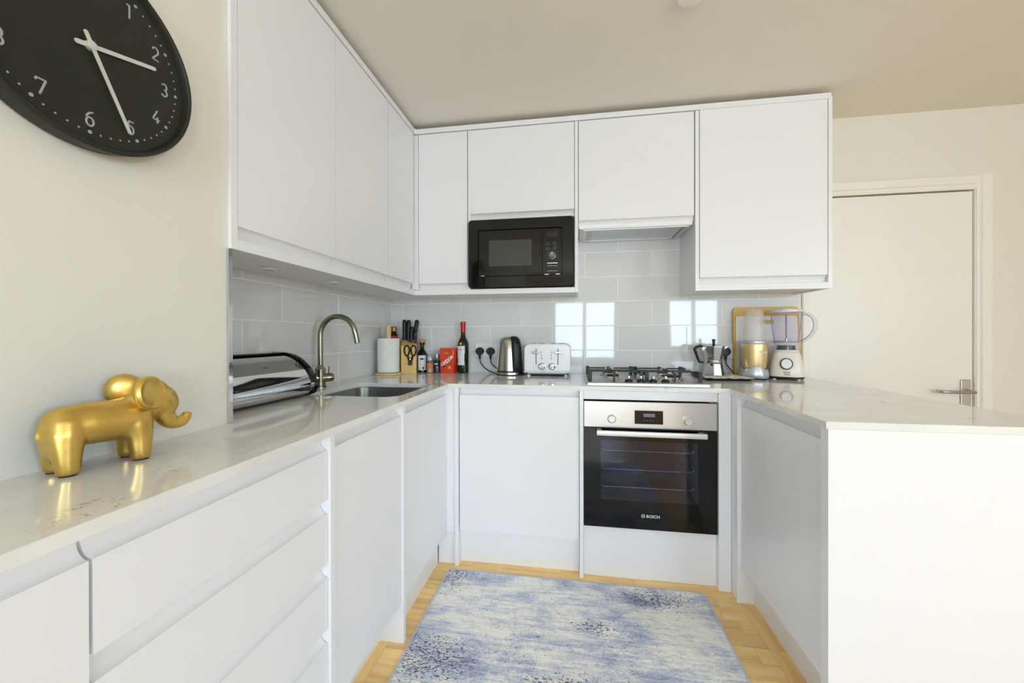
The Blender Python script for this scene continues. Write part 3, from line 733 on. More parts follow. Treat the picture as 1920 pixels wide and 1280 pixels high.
lg.tube([(1.5423, OF-.0006, .303), (1.5423, OF-.0006, .313)], .0008, 6).tube([(1.5487, OF-.0006, .303), (1.5487, OF-.0006, .313)], .0008, 6).tube([(1.5423, OF-.0006, .308), (1.5487, OF-.0006, .308)], .0008, 6)
lg.build('emblem', WINK, c)

# ---- hob
c = thing('gas_hob', 'four-burner steel gas hob with black iron pan supports', 'hob', (1.576, -.28, .910))
HX0, HX1, HY0, HY1 = 1.287, 1.866, -.530, -.034
pl = rrect(HX0, HX1, HY0, HY1, .008, 3); pl2 = rrect(HX0+.006, HX1-.006, HY0+.006, HY1-.006, .006, 3)
MB().loft([[(x, y, .9102) for x, y in pl], [(x, y, .9155) for x, y in pl], [(x, y, .9195) for x, y in pl2]]).build('hob_plate', STEEL, c)
HT = .9195
for bx, by, br in ((1.430, -.165, .036), (1.430, -.370, .030), (1.722, -.165, .030), (1.722, -.370, .044)):
    b = MB().lathe([(br+.016, HT), (br+.014, HT+.004), (br+.004, HT+.006), (br, HT+.016), (br-.004, HT+.018)], (bx, by), 32).build('burner', ALU, c)
    MB().lathe([(br+.002, HT+.0185), (br+.002, HT+.023), (br-.004, HT+.026), (0, HT+.0265)], (bx, by), 32).build('burner_cap', BLKM, b)
for x in (1.497, 1.555, 1.613, 1.671):
    kb = MB().lathe([(.019, HT), (.019, HT+.006), (.016, HT+.010), (.014, HT+.012)], (x, -.478), 28).build('knob', BLKP, c)
    MB().box(x-.0055, x+.0055, -.492, -.464, HT+.012, HT+.030, .003, 3).build('knob_grip', ALU, kb)
def bar(mb, x0, y0, x1, y1, z, w=.0085, h=.0080, taper=True):
    d = Vector((x1-x0, y1-y0, 0)); d.normalize(); n = Vector((-d.y, d.x, 0))*w/2
    lo = [(x0+n.x, y0+n.y), (x0-n.x, y0-n.y), (x1-n.x*.7, y1-n.y*.7), (x1+n.x*.7, y1+n.y*.7)]
    mb.prism(lo, 'z', z, z+h)
for x0, x1, br in ((1.301, 1.5725, ((1.430, -.165), (1.430, -.370))), (1.5795, 1.851, ((1.722, -.165), (1.722, -.370)))):
    g = MB(); z = .9570; ya, yb = -.452, -.070
    ym = (ya+yb)/2; xm = (x0+x1)/2
    for xx in (x0+.005, x1-.005):
        bar(g, xx, ya, xx, ya+.075, z); bar(g, xx, yb, xx, yb-.075, z); bar(g, xx, ya+.02, xx, yb-.02, z-.010)
    bar(g, x0, ym, x1, ym, z-.004)
    for bx, by in br:
        far = by > -.25
        bar(g, x0+.003, by, bx-.024, by, z); bar(g, x1-.003, by, bx+.024, by, z)
        bar(g, bx, yb if far else ya, bx, by+(.024 if far else -.024), z)
        bar(g, bx, ym, bx, by+(-.024 if far else .024), z)
    for xx in (x0+.009, x1-.009):
        for yy in (ya+.004, yb-.004): g.box(xx-.009, xx+.009, yy-.005, yy+.005, HT, z+.008, .001)
    for yy in (ya, yb): g.box(br[0][0]-.0045, br[0][0]+.0045, yy-.004, yy+.006, HT, z+.004)
    g.build('pan_support', IRON, c)

# ---- sink
def rr(z, ins, r): return [(x, y, z) for x, y in rrect(SX0-.004+ins, SX1+.004-ins, SY0-.004+ins, SY1+.004-ins, r, 8)]
s = MB().loft([rr(.8885, -.014, .07), rr(.8885, 0, .066), rr(.885, .001, .065), rr(.74, .008, .06), rr(.722, .016, .055), rr(.712, .036, .05), rr(.709, .09, .04), rr(.706, .15, .03)], cap0=False, cap1=True)
si = s.build('sink', SINKM, None, 50, recalc=True)
so = si.modifiers.new('t', 'SOLIDIFY'); so.thickness = .0012; so.offset = 0
tag(si, 'undermounted stainless steel sink bowl cut into the left worktop', 'sink')
MB().lathe([(.042, .7066), (.042, .709), (.034, .7095), (.030, .7075), (0, .7075)], (.342, -.845), 28).build('drain', CHROME, si, world=True)

# ---- tap
tx_, ty = .066, -.838
c = thing('tap', 'brushed nickel swan-neck mixer tap behind the sink', 'tap', (tx_, ty, .910))
MB().lathe([(.027, .9102), (.027, .915), (.023, .918), (.0225, .938), (.021, .940), (.021, .985), (.023, .987), (.023, .995), (.017, 1.003), (.0125, 1.016)], (tx_, ty), 28).build('body', NICKEL, c)
path = [(tx_, ty, 1.00)]+[(tx_, ty, z) for z in (1.05, 1.10, 1.145)]
cx_, R_ = tx_+.084, .084
path += [(cx_-R_*math.cos(t), ty+.012*(t/PI), 1.155+R_*math.sin(t)) for t in [PI*i/22 for i in range(1, 22)]]
path += [(tx_+.170, ty+.013, 1.155), (tx_+.175, ty+.014, 1.128), (tx_+.178, ty+.014, 1.115)]
MB().tube(path, .0118, 16).build('spout', NICKEL, c)
d = Vector((.75, .66, 0)).normalized()
for s_, L in ((1, .058), (-1, .052)):
    P = [Vector((tx_, ty, .955))+d*s_*t for t in (.005, .02, L-.012, L-.004, L)]
    lv = MB().tube(P, [.019, .0205, .0205, .0180, .011], 20).build('valve_arm', NICKEL, c)
    q = Vector((tx_, ty, .972))+d*s_*(L-.022)
    MB().tube([q, q+Vector((.002, .002, .035))], .0042, 10).build('lever', CHROME, lv)

# ================================================================== LOOSE THINGS
WZ = .9103                                      # just on the worktop
# ---- rug
mb = MB(); x0, x1, y0, y1 = .617, 1.803, -2.30, -.640
rim = rrect(x0, x1, y0, y1, .035, 5); inn_ = rrect(x0+.006, x1-.006, y0+.006, y1-.006, .030, 5)
rug = thing('rug', 'blue-grey and cream distressed runner rug on the kitchen floor', 'rug', (1.21, -1.45, 0))
MB().loft([[(x, y, .0004) for x, y in rim], [(x, y, .0055) for x, y in rim], [(x, y, .0040) for x, y in inn_]]).build('binding', mat('rug_binding', (205, 206, 212), .9, var=.1, scale=200), rug)
bm = bmesh.new(); NX, NY = 150, 210
vv = [[bm.verts.new((x0+.004+(x1-x0-.008)*i/NX, y0+.004+(y1-y0-.008)*j/NY, .0085+.0022*noise.noise(Vector((i*.22, j*.9, 1)))+.0016*noise.noise(Vector((i*.9, j*1.7, 5))))) for i in range(NX+1)] for j in range(NY+1)]
for j in range(NY):
    for i in range(NX): bm.faces.new((vv[j][i], vv[j][i+1], vv[j+1][i+1], vv[j+1][i]))
# round the four corners and turn the edge down
for v in bm.verts:
    e = min(v.co.x-x0, x1-v.co.x, v.co.y-y0, y1-v.co.y)
    if e < .012: v.co.z = min(v.co.z, .0025+.0065*(e-.004)/.008)
    for cx_, cy_, sx_, sy_ in ((x0, y0, 1, 1), (x1, y0, -1, 1), (x0, y1, 1, -1), (x1, y1, -1, -1)):
        px, py = (v.co.x-cx_)*sx_, (v.co.y-cy_)*sy_
        if px < .035 and py < .035:
            q = Vector((.035-px, .035-py)); 
            if q.length > .031: q *= .031/q.length; v.co.x = cx_+sx_*(.035-q.x); v.co.y = cy_+sy_*(.035-q.y)
pm = MB(); pm.bm.free(); pm.bm = bm
pile = pm.build('pile', RUGM, rug, 180)

# ---- wall clock
CX, CY, CZ, RR = .325, -1.8806, 1.6947, .191
c = thing('wall_clock', 'large round black wall clock with white numerals on the left wall', 'clock', (JX, CY, CZ))
prof = [(.183, JX+.001), (.1875, JX+.006), (RR, CX+.004), (RR, CX+.010), (RR-.003, CX+.0135), (RR-.007, CX+.0135), (RR-.010, CX+.010), (RR-.0115, CX), (.05, CX-.001)]
mb = MB(); mb.lathe(prof, (CY, CZ), 72, axis='x'); mb.build('case', BLKM, c)
FACE = CX+.0004
MB().lathe([(RR-.0112, FACE-.0006), (RR-.0112, FACE), (0, FACE)], (CY, CZ), 72, axis='x').build('dial', mat('clock_dial_black', (36, 38, 29), .45, var=.02), c)
NUM = mat('pale_numeral_print', (196, 198, 208), .6)
ROT = -.0075
def cpos(a, r): return (CY+r*math.sin(a), CZ+r*math.cos(a))
for k in range(60):
    yy, zz = cpos(2*PI*k/60+ROT, .1609); r = .0032 if k % 5 == 0 else .0017
    MB().lathe([(r, FACE), (r, FACE+.0006)], (yy, zz), 12, axis='x').build('hour_dot' if k % 5 == 0 else 'minute_dot', NUM, c)
def A(cx, cy, rx, ry, a0, a1, n=14): return [(cx+rx*math.cos(math.radians(a0+(a1-a0)*i/n)), cy+ry*math.sin(math.radians(a0+(a1-a0)*i/n))) for i in range(n+1)]
DIG = {'0': [A(.5, .5, .32, .5, 90, 450, 24)], '1': [[(.25, .98), (.52, .98), (.52, .0)]], '2': [A(.5, .70, .30, .29, 165, -35)+[(.2, .0), (.82, .0)]],
       '3': [A(.48, .75, .27, .25, 150, -80)+A(.48, .26, .31, .26, 82, -150)], '4': [[(.62, 1), (.18, .28), (.88, .28)], [(.66, .48), (.66, .0)]],
       '5': [[(.78, .98), (.34, .98), (.28, .55)]+A(.48, .32, .32, .32, 125, -145)], '6': [A(.5, .30, .30, .30, 120, 480, 22), A(.80, .42, .60, .58, 165, 95, 8)[::-1]],
       '7': [[(.16, .82), (.16, .98), (.84, .98), (.42, .0)]], '8': [A(.5, .75, .24, .24, 90, 450, 20), A(.5, .26, .30, .26, 90, 450, 22)], '9': [A(.5, .70, .30, .30, 90, 450, 22), A(.20, .58, .60, .58, -15, -85, 8)]}
for h in range(1, 13):
    yy, zz = cpos(2*PI*h/12+ROT, .1365); s_ = str(h); H = .0265; W = H*.72
    mb = MB()
    for i, ch in enumerate(s_):
        ox = (i-(len(s_)-1)/2)*W*.92-W/2
        for st in DIG[ch]:
            runs = [[st[0]]]                                # split strokes at sharp corners so they keep their width
            for q0, q1, q2 in zip(st, st[1:], st[2:]+[None]):
                runs[-1].append(q1)
                if q2 is not None and (Vector(q1)-Vector(q0)).angle(Vector(q2)-Vector(q1), 0) > .6: runs.append([q1])
            for run in runs: mb.tube([(FACE+.0004, yy+ox+x*W, zz+(y-.5)*H) for x, y in run], .0017, 6)
    mb.build('numeral', NUM, c)
HAND = mat('white_clock_hand', (240, 240, 232), .4)
for tgt, nm, w_, xo, back in (((290, 128), 'hour_hand', .0042, .0045, .021), ((243, 248), 'minute_hand', .0036, .0075, .021)):
    ang = 0
    if nm == 'hour_hand': ang, L = math.radians(74.1), .1165
    else: ang, L = math.radians(154.5), .1445
    d = Vector((0, math.sin(ang), math.cos(ang))); n = Vector((0, math.cos(ang), -math.sin(ang)))
    O = Vector((FACE+xo, CY, CZ)); pts = []
    for t in [PI/2+PI*i/8 for i in range(9)]: pts.append(O-d*back+n*w_*math.sin(t)+d*w_*math.cos(t))
    for t in [-PI/2+PI*i/8 for i in range(9)]: pts.append(O+d*L+n*w_*math.sin(t)*.9+d*w_*math.cos(t)*.9)
    MB().prism([(p.y, p.z) for p in pts], 'x', FACE+xo-.0008, FACE+xo+.0008).build(nm, HAND, c)
MB().lathe([(.0085, FACE), (.0085, FACE+.0095), (.007, FACE+.0105), (0, FACE+.0105)], (CY, CZ), 24, axis='x').build('hand_boss', HAND, c)
MB().lathe([(RR-.0105, CX+.0118), (0, CX+.0119)], (CY, CZ), 64, axis='x').build('cover_glass', thin_glass('clock_glass', (248, 248, 248), 1.2, .05), c)

# ---- gold elephant
ea = Vector((.24, .97, 0)).normalized(); eb = Vector((ea.y, -ea.x, 0)); EO = Vector((.3605, -1.893, WZ))
def E_(s, l, z): return EO+ea*s+eb*l+Vector((0, 0, z))
ER = Matrix((ea, eb, Vector((0, 0, 1)))).transposed().to_4x4()
def eball(mb, s, l, z, r, rot=None):
    T = ER if rot is None else ER @ rot
    mb.ball(E_(s, l, z), r, 28, M=T)
mb = MB()
mb.tube([E_(s, 0, z) for s, z in ((-.052, .078), (-.040, .080), (-.015, .081), (.015, .080), (.045, .080), (.066, .082))], [.030, .036, .0385, .0385, .0395, .036], 24)
eball(mb, -.042, 0, .080, (.031, .037, .037)); eball(mb, -.048, 0, .060, (.024, .036, .040)); eball(mb, .050, 0, .078, (.030, .036, .042))
for s, l in ((-.046, .0225), (-.046, -.0225), (.052, .0225), (.052, -.0225)):
    mb.tube([E_(s+(.004 if s < 0 else -.006), l*.45, .088), E_(s+(.001 if s < 0 else -.003), l*.72, .066), E_(s, l*.9, .042), E_(s, l, .022), E_(s+.001, l, .006), E_(s+.001, l, .0005)], [.026, .0255, .0205, .0172, .0160, .0135], 24)
mb.tube([E_(.050, 0, .095), E_(.072, 0, .104), E_(.092, 0, .108)], [.034, .031, .028], 20)
eball(mb, .090, 0, .108, (.032, .031, .031)); eball(mb, .083, 0, .126, (.024, .026, .025)); eball(mb, .103, 0, .100, (.022, .024, .029))
tr = spline([E_(.098, 0, .085), E_(.104, 0, .068), E_(.116, 0, .057), E_(.131, 0, .056), E_(.1395, 0, .064), E_(.1425, 0, .0745)], 6)
mb.tube(tr, [.019-.0105*i/(len(tr)-1) for i in range(len(tr))], 16)
mb.tube([E_(-.068, 0, .080), E_(-.0735, 0, .072), E_(-.0745, 0, .062)], [.006, .0045, .003], 10)
el = blob('elephant_figurine', mb, .0021, GOLD, None, 22, .6)
tag(el, 'gold elephant figurine with raised trunk standing on the left worktop', 'figurine')
# ears: near one a scooped shell facing forward, far one seen from its rounded back
for sgn in (1, -1):
    eb_ = MB(); L0 = []
    ctr = (.062, .032, .127) if sgn > 0 else (.053, -.036, .130)
    tilt = Matrix.Rotation(1.12 if sgn > 0 else -.94, 4, 'Z') @ Matrix.Rotation(-.12, 4, 'Y')
    nU, nR = 40, 7
    # shell: front scooped disc + rounded back
    rings = []
    prof_ = [(0., .004), (.45, .003), (.75, .0055), (.92, .0085), (1., .006), (1.03, 0.), (1.0, -.006), (.85, -.0125), (.6, -.0165), (.3, -.0185), (0., -.019)]
    for rr_, dep in prof_:
        ring = []
        for i in range(nU if rr_ > 0 else 1):
            t = 2*PI*i/nU
            a_, b_2 = .0300*rr_*math.cos(t), .0325*rr_*math.sin(t)
            p = tilt @ Vector((dep*(.55 if sgn > 0 and dep < 0 else 1.), a_*sgn, b_2))
            ring.append(eb_.bm.verts.new(E_(ctr[0]+p.x, ctr[1]+p.y, ctr[2]+p.z)))
        rings.append(ring)
    for P_, Q_ in zip(rings, rings[1:]):
        for i in range(nU):
            j = (i+1) % nU
            if len(P_) == 1: eb_.bm.faces.new((P_[0], Q_[i], Q_[j]))
            elif len(Q_) == 1: eb_.bm.faces.new((P_[i], P_[j], Q_[0]))
            else: eb_.bm.faces.new((P_[i], P_[j], Q_[j], Q_[i]))
    eb_.build('ear', GOLD, el, 60)
for s, l in ((-.046, .0235), (-.046, -.0235), (.053, .0235), (.053, -.0235)):
    p = E_(s, l, 0); MB().lathe([(.0115, WZ-.0002), (.0115, WZ+.0012)], (p.x, p.y), 16).build('foot_pad', BLKM, el)

# ---- bread bin
c = thing('bread_bin', 'chrome roll-top bread bin with black end caps beside the tap', 'bread bin', (.1, -1.27, WZ))
sec = [(.012, .9165), (.160, .9165), (.180, .9195), (.192, .931), (.1955, .948), (.192, .970), (.181, .995), (.162, 1.022), (.136, 1.046), (.105, 1.064), (.070, 1.074), (.030, 1.077), (.012, 1.077)]
sp = [(p.x, p.y) for p in spline([(a, b, 0) for a, b in sec[1:-1]], 4)]
lid = [p for p in sp if p[1] > .938]; low = [p for p in sp if p[1] <= .938]
Y0, Y1 = -1.466, -1.068
MB().prism([(.012, .9165)]+low+[(.1935, .9385), (.012, .9385)], 'y', Y0, Y1).build('base_body', CHROME, c, 30)
MB().prism([(.012, .9400), (.1945, .9400)]+lid+[(.012, 1.077)], 'y', Y0, Y1).build('roll_lid', mat('mirror_chrome', (200, 202, 204), .045, 1., var=.01), c, 30)
def grow(P, g):
    cx_ = sum(p[0] for p in P)/len(P); cz_ = sum(p[1] for p in P)/len(P)
    return [(p[0]+(g if p[0] > cx_ else 0), p[1]+(g if p[1] > cz_ else (-.004 if p[1] < .93 else 0))) for p in P]
cap = [(.009, .9115), (.162, .9115), (.186, .9165), (.1985, .930), (.2025, .949), (.199, .973), (.187, 1.000), (.167, 1.028), (.140, 1.052), (.108, 1.071), (.071, 1.0815), (.030, 1.0845), (.009, 1.0845)]
cp_ = [(p.x, p.y) for p in spline([(a, b, 0) for a, b in cap[1:-1]], 4)]
for ya, yb in ((Y1, Y1+.020), (Y0-.020, Y0)):
    MB().prism([(.009, .9115)]+cp_+[(.009, 1.0845)], 'y', ya, yb).build('end_cap', BLKG, c, 30)
MB().box(.028, .070, Y0+.002, Y1-.002, 1.0775, 1.0835, .002).build('top_strip', BLKG, c)
kp = MB().box(.186, .206, Y1-.058, Y1-.030, .952, .957, .002).build('lid_grip', CHROME, c)

# ---- kitchen roll on its stand, sauce bottle behind
c = thing('kitchen_roll_stand', 'round beech kitchen roll stand in the back left corner', 'stand', (.096, -.225, WZ))
MB().lathe([(.076, WZ), (.079, WZ+.003), (.079, WZ+.011), (.076, WZ+.014), (0, WZ+.014)], (.096, -.225), 40).build('base', BEECH, c)
MB().lathe([(.0155, WZ+.014), (.0155, 1.211), (.0125, 1.2165), (0, 1.217)], (.096, -.225), 20).build('dowel', BEECH, c)
k = MB().lathe([(.019, .927), (.064, .927), (.0655, .930), (.0655, 1.131), (.064, 1.134), (.019, 1.134)], (.096, -.225), 48)
bmv = k.bm
ro = k.build('kitchen_roll', PAPER, None, 40)
tag(ro, 'white paper kitchen roll on the beech stand', 'kitchen roll')
c = thing('sauce_bottle', 'slim dark sauce bottle with brass cap behind the kitchen roll', 'bottle', (.058, -.075, WZ))
MB().lathe([(.024, WZ), (.026, WZ+.004), (.026, 1.135), (.0235, 1.155), (.0155, 1.170), (.0145, 1.180)], (.058, -.075), 28).build('glass', SAUCE, c)
MB().lathe([(.0265, 1.06), (.0265, 1.150)], (.058, -.075), 28).build('label', REDLAB, c)
MB().lathe([(.0175, 1.178), (.018, 1.181), (.018, 1.205), (.0165, 1.2095), (0, 1.210)], (.058, -.075), 28).build('cap', BRASSCAP, c)
MB().box(.052, .066, -.1025, -.1005, 1.10, 1.13).build('label_mark', LABEL, c)

# ---- knife block with knives and scissors
c = thing('knife_block', 'pale wooden knife block on the worktop beside the kitchen roll', 'knife block', (.178, -.117, WZ))
KT = Matrix.Translation((.180, -.109, 0)) @ Matrix.Rotation(math.radians(20), 4, 'Z') @ Matrix.Translation((-.178, .117, 0))
MB().prism([(-.153, WZ), (-.083, WZ), (-.083, 1.118), (-.153, 1.086)], 'x', .130, .2245).xf(KT).build('block', RUBBER, c)
MB().box(.150, .205, -.1538, -.1528, .9735, .9765).xf(KT).build('brand_engraving', mat('burnt_wood', (190, 150, 84), .6), c)
for x, y, zb, dx, dz, r, w_ in ((.147, -.102, 1.107, 0, .148, .0125, 'leftmost of the knives'), (.171, -.103, 1.107, .003, .146, .0130, 'second from the left'), (.205, -.100, 1.108, .022, .146, .0130, 'tallest, leaning right'), (.189, -.128, 1.098, .008, .112, .0105, 'short one in the middle')):
    k = thing('kitchen_knife', 'black-handled knife in the wooden block, '+w_, 'knife', (x, y, zb), group='knives in the knife block')
    a = KT @ Vector((x, y, zb)); b = KT @ Vector((x+dx, y+.010, zb+dz)); d = (b-a)
    MB().tube([a+d*t for t in (.10, .16, .4, .75, .92, .985, 1.)], [r*.92, r, r*.95, r*1.05, r, r*.7, r*.2], 14, flat=1.05).build('handle', BLKP, k)
    MB().tube([a-d*.02, a+d*.11], [.0075, .0075], 10, flat=.35).build('blade', CHROME, k)
    for t in (.3, .6): MB().ball(a+d*t+Vector((0, -r*.72, 0)), .0022, 8).build('rivet', CHROME, k)
k = thing('sharpening_steel', 'black-handled sharpening steel with hanging ring in the knife block', 'sharpening steel', (.216, -.127, 1.097))
MB().tube([(.216, -.127, 1.10), (.219, -.125, 1.13), (.222, -.124, 1.165), (.224, -.122, 1.185)], [.008, .0095, .010, .006], 12).xf(KT).build('handle', BLKP, k)
MB().tube([(.216, -.127, 1.088), (.216, -.127, 1.104)], .004, 8).xf(KT).build('rod', CHROME, k)
MB().tube([(.222+.0085*math.cos(2*PI*i/20), -.1365, 1.160+.0085*math.sin(2*PI*i/20)) for i in range(20)], .0012, 6, closed=True).xf(KT).build('hanging_ring', CHROME, k)
k = thing('scissors', 'kitchen scissors with dark brown bows hanging on the knife block', 'scissors', (.185, -.160, .97))
BROWN = mat('dark_brown_plastic', (44, 20, 16), .4)
for sx_ in (-1, 1):
    cx_ = .187+sx_*.0205
    bow = [(cx_+.0155*math.cos(t)*(1+.15*math.sin(t)), -.1605, 1.055+.032*math.sin(t)) for t in [2*PI*i/24 for i in range(24)]]
    MB().tube(bow, .0052, 8, closed=True).xf(KT).build('bow', BROWN, k)
    MB().tube([(cx_-sx_*.004, -.1605, 1.026), (.187+sx_*.010, -.1605, 1.003), (.187+sx_*.003, -.1605, .985), (.187, -.1605, .975)], [.006, .007, .0075, .006], 8).xf(KT).build('arm', BROWN, k)
MB().box(.174, .199, -.1655, -.1535, .962, .990, .002).xf(KT).build('blade_guard', BLKP, k)
MB().lathe([(.0025, -.1672), (.0025, -.1650)], (.187, 1.0), 12, axis='y').xf(KT).build('pivot', CHROME, k)

# ---- olive oil, salt, pepper, carton, wine
c = thing('oil_bottle', 'squat black oil bottle with cork and white tree label', 'bottle', (.243, -.047, WZ))
MB().lathe([(.029, WZ), (.031, WZ+.004), (.031, 1.020), (.028, 1.036), (.0185, 1.052), (.0125, 1.062), (.0115, 1.088), (.014, 1.090), (.0175, 1.094), (.0175, 1.103), (.010, 1.104)], (.243, -.047), 32).build('glass', OILG, c)
MB().lathe([(.010, 1.104), (.018, 1.107), (.021, 1.115), (.018, 1.124), (.009, 1.128), (0, 1.1285)], (.243, -.047), 24).build('cork_stopper', CORK, c)
def wrap_label(parent, name, cx_, cy_, r, a0, a1, z0, z1, m_, n=14):
    """paper label following the glass; angles in degrees, -90 faces the room"""
    mb = MB(); O = []; I = []
    for i in range(n+1):
        t = math.radians(a0+(a1-a0)*i/n)
        O.append((cx_+(r+.0006)*math.cos(t), cy_+(r+.0006)*math.sin(t))); I.append((cx_+(r+.0001)*math.cos(t), cy_+(r+.0001)*math.sin(t)))
    mb.prism(O+I[::-1], 'z', z0, z1); return mb.build(name, m_, parent, 60)
lb = wrap_label(c, 'label', .243, -.047, .031, -125, -20, .926, 1.022, LABEL)
def on_label(cx_, cy_, r, a, z):                # point and matrix on a cylinder label
    t = math.radians(a); return Matrix.Translation((cx_+(r+.001)*math.cos(t), cy_+(r+.001)*math.sin(t), z)) @ Matrix.Rotation(t+PI/2, 4, 'Z') @ Matrix.Rotation(PI/2, 4, 'X')
mt = on_label(.243, -.047, .031, -72, .994)
tr_ = MB()
tr_.prism(A(0, 0, .013, .011, 5, 175, 12), 'z', -.0002, .0005); tr_.prism([(-.0012, -.007), (.0012, -.007), (.0007, .002), (-.0007, .002)], 'z', -.0002, .0005)
tr_.xf(mt).build('tree_emblem', INK, c)
MB().lathe([(.0065, 0), (.0065, .0006)], (0, 0), 20).xf(on_label(.243, -.047, .031, -58, .940)).build('round_seal', INK, c)
MB().lathe([(.0022, 0), (.0022, .0006)], (0, 0), 12).xf(on_label(.243, -.047, .031, -98, .938)).build('dot_mark', INK, c)
for nm, lab, x, y, r, h, fill, lm in (('salt_grinder', 'small salt grinder with orange label, left one of the two grinders', .312, -.088, .0205, .125, PINKSALT, ORANGE), ('pepper_grinder', 'small pepper grinder with dark label, right one of the two grinders', .346, -.050, .0215, .146, PEPPER, GREENL)):
    c = thing(nm, lab, 'grinder', (x, y, WZ), group='spice grinders')
    zt = WZ+h
    MB().lathe([(r-.002, WZ+.002), (r-.002, WZ+h*.52)], (x, y), 24).build('spice_fill', fill, c)
    MB().lathe([(r-.001, WZ), (r, WZ+.002), (r, WZ+h*.58), (r-.004, WZ+h*.64), (r-.005, WZ+h*.66)], (x, y), 28).build('glass', SPICEGLASS, c)
    MB().lathe([(r-.004, WZ+h*.62), (r-.001, WZ+h*.66), (r-.002, zt-.004), (r-.004, zt), (0, zt)], (x, y), 28).build('grinder_cap', JUG, c)
    MB().lathe([(r-.006, WZ+h*.64), (r-.006, WZ+h*.8)], (x, y), 20).build('grinder_core', WHP if nm[0] == 's' else SILVERP, c)
    wrap_label(c, 'label', x, y, r, -150, -20, WZ+h*.24 if nm[0] == 's' else WZ+h*.30, WZ+h*.52 if nm[0] == 's' else WZ+h*.56, lm)
    if nm[0] == 's': wrap_label(c, 'label_band', x, y, r, -150, -95, WZ+h*.52, WZ+h*.58, INK)
    else: wrap_label(c, 'label_band', x, y, r, -130, -60, WZ+h*.36, WZ+h*.42, LABEL)
c = thing('chocolate_carton', 'small red chocolate carton with white script across its front', 'carton', (.4290, -.060, WZ), math.radians(-5))
mb = MB().loft([[(-.043, -.028, 0), (.043, -.028, 0), (.043, .028, 0), (-.043, .028, 0)], [(-.048, -.029, .105), (.048, -.029, .105), (.048, .029, .105), (-.048, .029, .105)], [(-.051, -.027, .160), (.051, -.027, .160), (.051, .027, .160), (-.051, .027, .160)]])
mb.build('box', REDBOX, c, 20, world=False)
W_ = wm(c)
text('LINDOR', .0262, W_ @ face_y(.000, -.0294, .079, roll=math.radians(36)), WINK, c, 'script_lettering', .0012)
text('Lindt', .016, W_ @ face_y(-.006, -.0292, .128), GOLDINK, c, 'maker_lettering', .0004)
rb = MB().tube([(-.045, -.0293, .046), (-.02, -.0296, .052), (.01, -.0297, .072), (.035, -.0297, .098), (.043, -.0296, .125), (.040, -.0292, .15)], [.001, .0016, .002, .002, .0016, .001], 6)
rb.xf(W_).build('ribbon_print', WINK, c)
for x, z, r in ((-.022, .046, .010), (.016, .036, .011)):
    MB().ball((x, -.0290, z), (r, .0012, r), 14).xf(W_).build('praline_print', GOLDINK if x > 0 else mat('brown_print', (96, 44, 28), .5), c)
c = thing('wine_bottle', 'green wine bottle with red capsule and white label', 'bottle', (.520, -.045, WZ))
MB().lathe([(.030, WZ), (.0355, WZ+.004), (.0362, WZ+.010), (.0362, 1.085), (.034, 1.103), (.026, 1.122), (.0175, 1.138), (.0145, 1.155), (.0142, 1.232)], (.520, -.045), 36).build('glass', WINEG, c)
MB().lathe([(.0148, 1.170), (.0152, 1.172), (.0152, 1.2130), (.0168, 1.215), (.0168, 1.2375), (.0145, 1.2395), (0, 1.2395)], (.520, -.045), 28).build('capsule', REDF, c)
wrap_label(c, 'label', .520, -.045, .0362, -165, -62, .962, 1.084, LABEL)
wrap_label(c, 'label_band', .520, -.045, .0369, -150, -128, .975, 1.005, mat('pale_green_print', (150, 160, 140), .6))
MB().tube(A(0, 0, .0075, .0075, 30, 330), .0016, 6) if False else None
mt = on_label(.520, -.045, .0364, -98, 1.098)
em = MB().lathe([(.0055, 0), (.0085, .0004), (.0085, .0010), (.0055, .0014)], (0, 0), 20).xf(mt).build('gold_emblem', GOLDINK, c)
for k in range(5):
    MB().box(-.0025, .0025, -.0014, .0014, 0, .0004).xf(on_label(.520, -.045, .0365, -122+k*9, 1.060)).build('label_print', INK, c)

# ---- sockets and plugs
def socket(x0, x1, z0, z1, label, n):
    c = thing('wall_socket', label, 'socket', ((x0+x1)/2, 0, (z0+z1)/2), group='white wall sockets')
    MB().box(x0, x1, -.010, -.0002, z0, z1, .003, 3).build('face_plate', WHP, c)
    for i in range(n):
        xx = x0+(x1-x0)*(i+.5)/n
        MB().box(xx-.006, xx+.006, -.0135, -.0095, z1-.022, z1-.006, .0012).build('switch', WHP, c)
    for xx in (x0+.012, x1-.012): MB().lathe([(.003, -.0112), (.003, -.0095)], (xx, (z0+z1)/2), 10, axis='y').build('screw', CHROME, c)
    return c
socket(.589, .744, 1.014, 1.100, 'white double wall socket beside the kettle', 2)
socket(2.030, 2.176, 1.014, 1.100, 'white wall socket mostly hidden behind the moka pot', 2)
def plug(x, z, label, cord):
    c = thing('plug', label, 'plug', (x, -.014, z), group='black mains plugs')
    o = [(x+px, z+pz) for px, pz in ([(p[0]*.0265, p[1]*.026) for p in A(0, .05, 1, 1, -15, 195, 14)]+[(-.020, -.013), (-.008, -.024), (.008, -.024), (.020, -.013)])]
    o2 = [(x+(a-x)*.86, z+(b-z)*.86) for a, b in o]
    MB().loft([[(a, -.0140, b) for a, b in o], [(a, -.036, b) for a, b in o], [(a, -.041, b) for a, b in o2]]).build('plug_body', BLKP, c, 40)
    MB().tube([(x, -.027, z-.020), (x, -.027, z-.040), (x+.001, -.027, z-.052)], [.0085, .0070, .0042], 10).build('strain_relief', BLKP, c)
    MB().tube(spline(cord, 8), .0031, 8).build('cord', BLKP, c)
plug(.626, 1.047, 'left black plug in the double socket beside the wine bottle', [(.627, -.027, .996), (.629, -.027, .985), (.640, -.030, .965), (.668, -.040, .938), (.70, -.052, .922), (.728, -.070, .9155), (.750, -.088, .9145)])
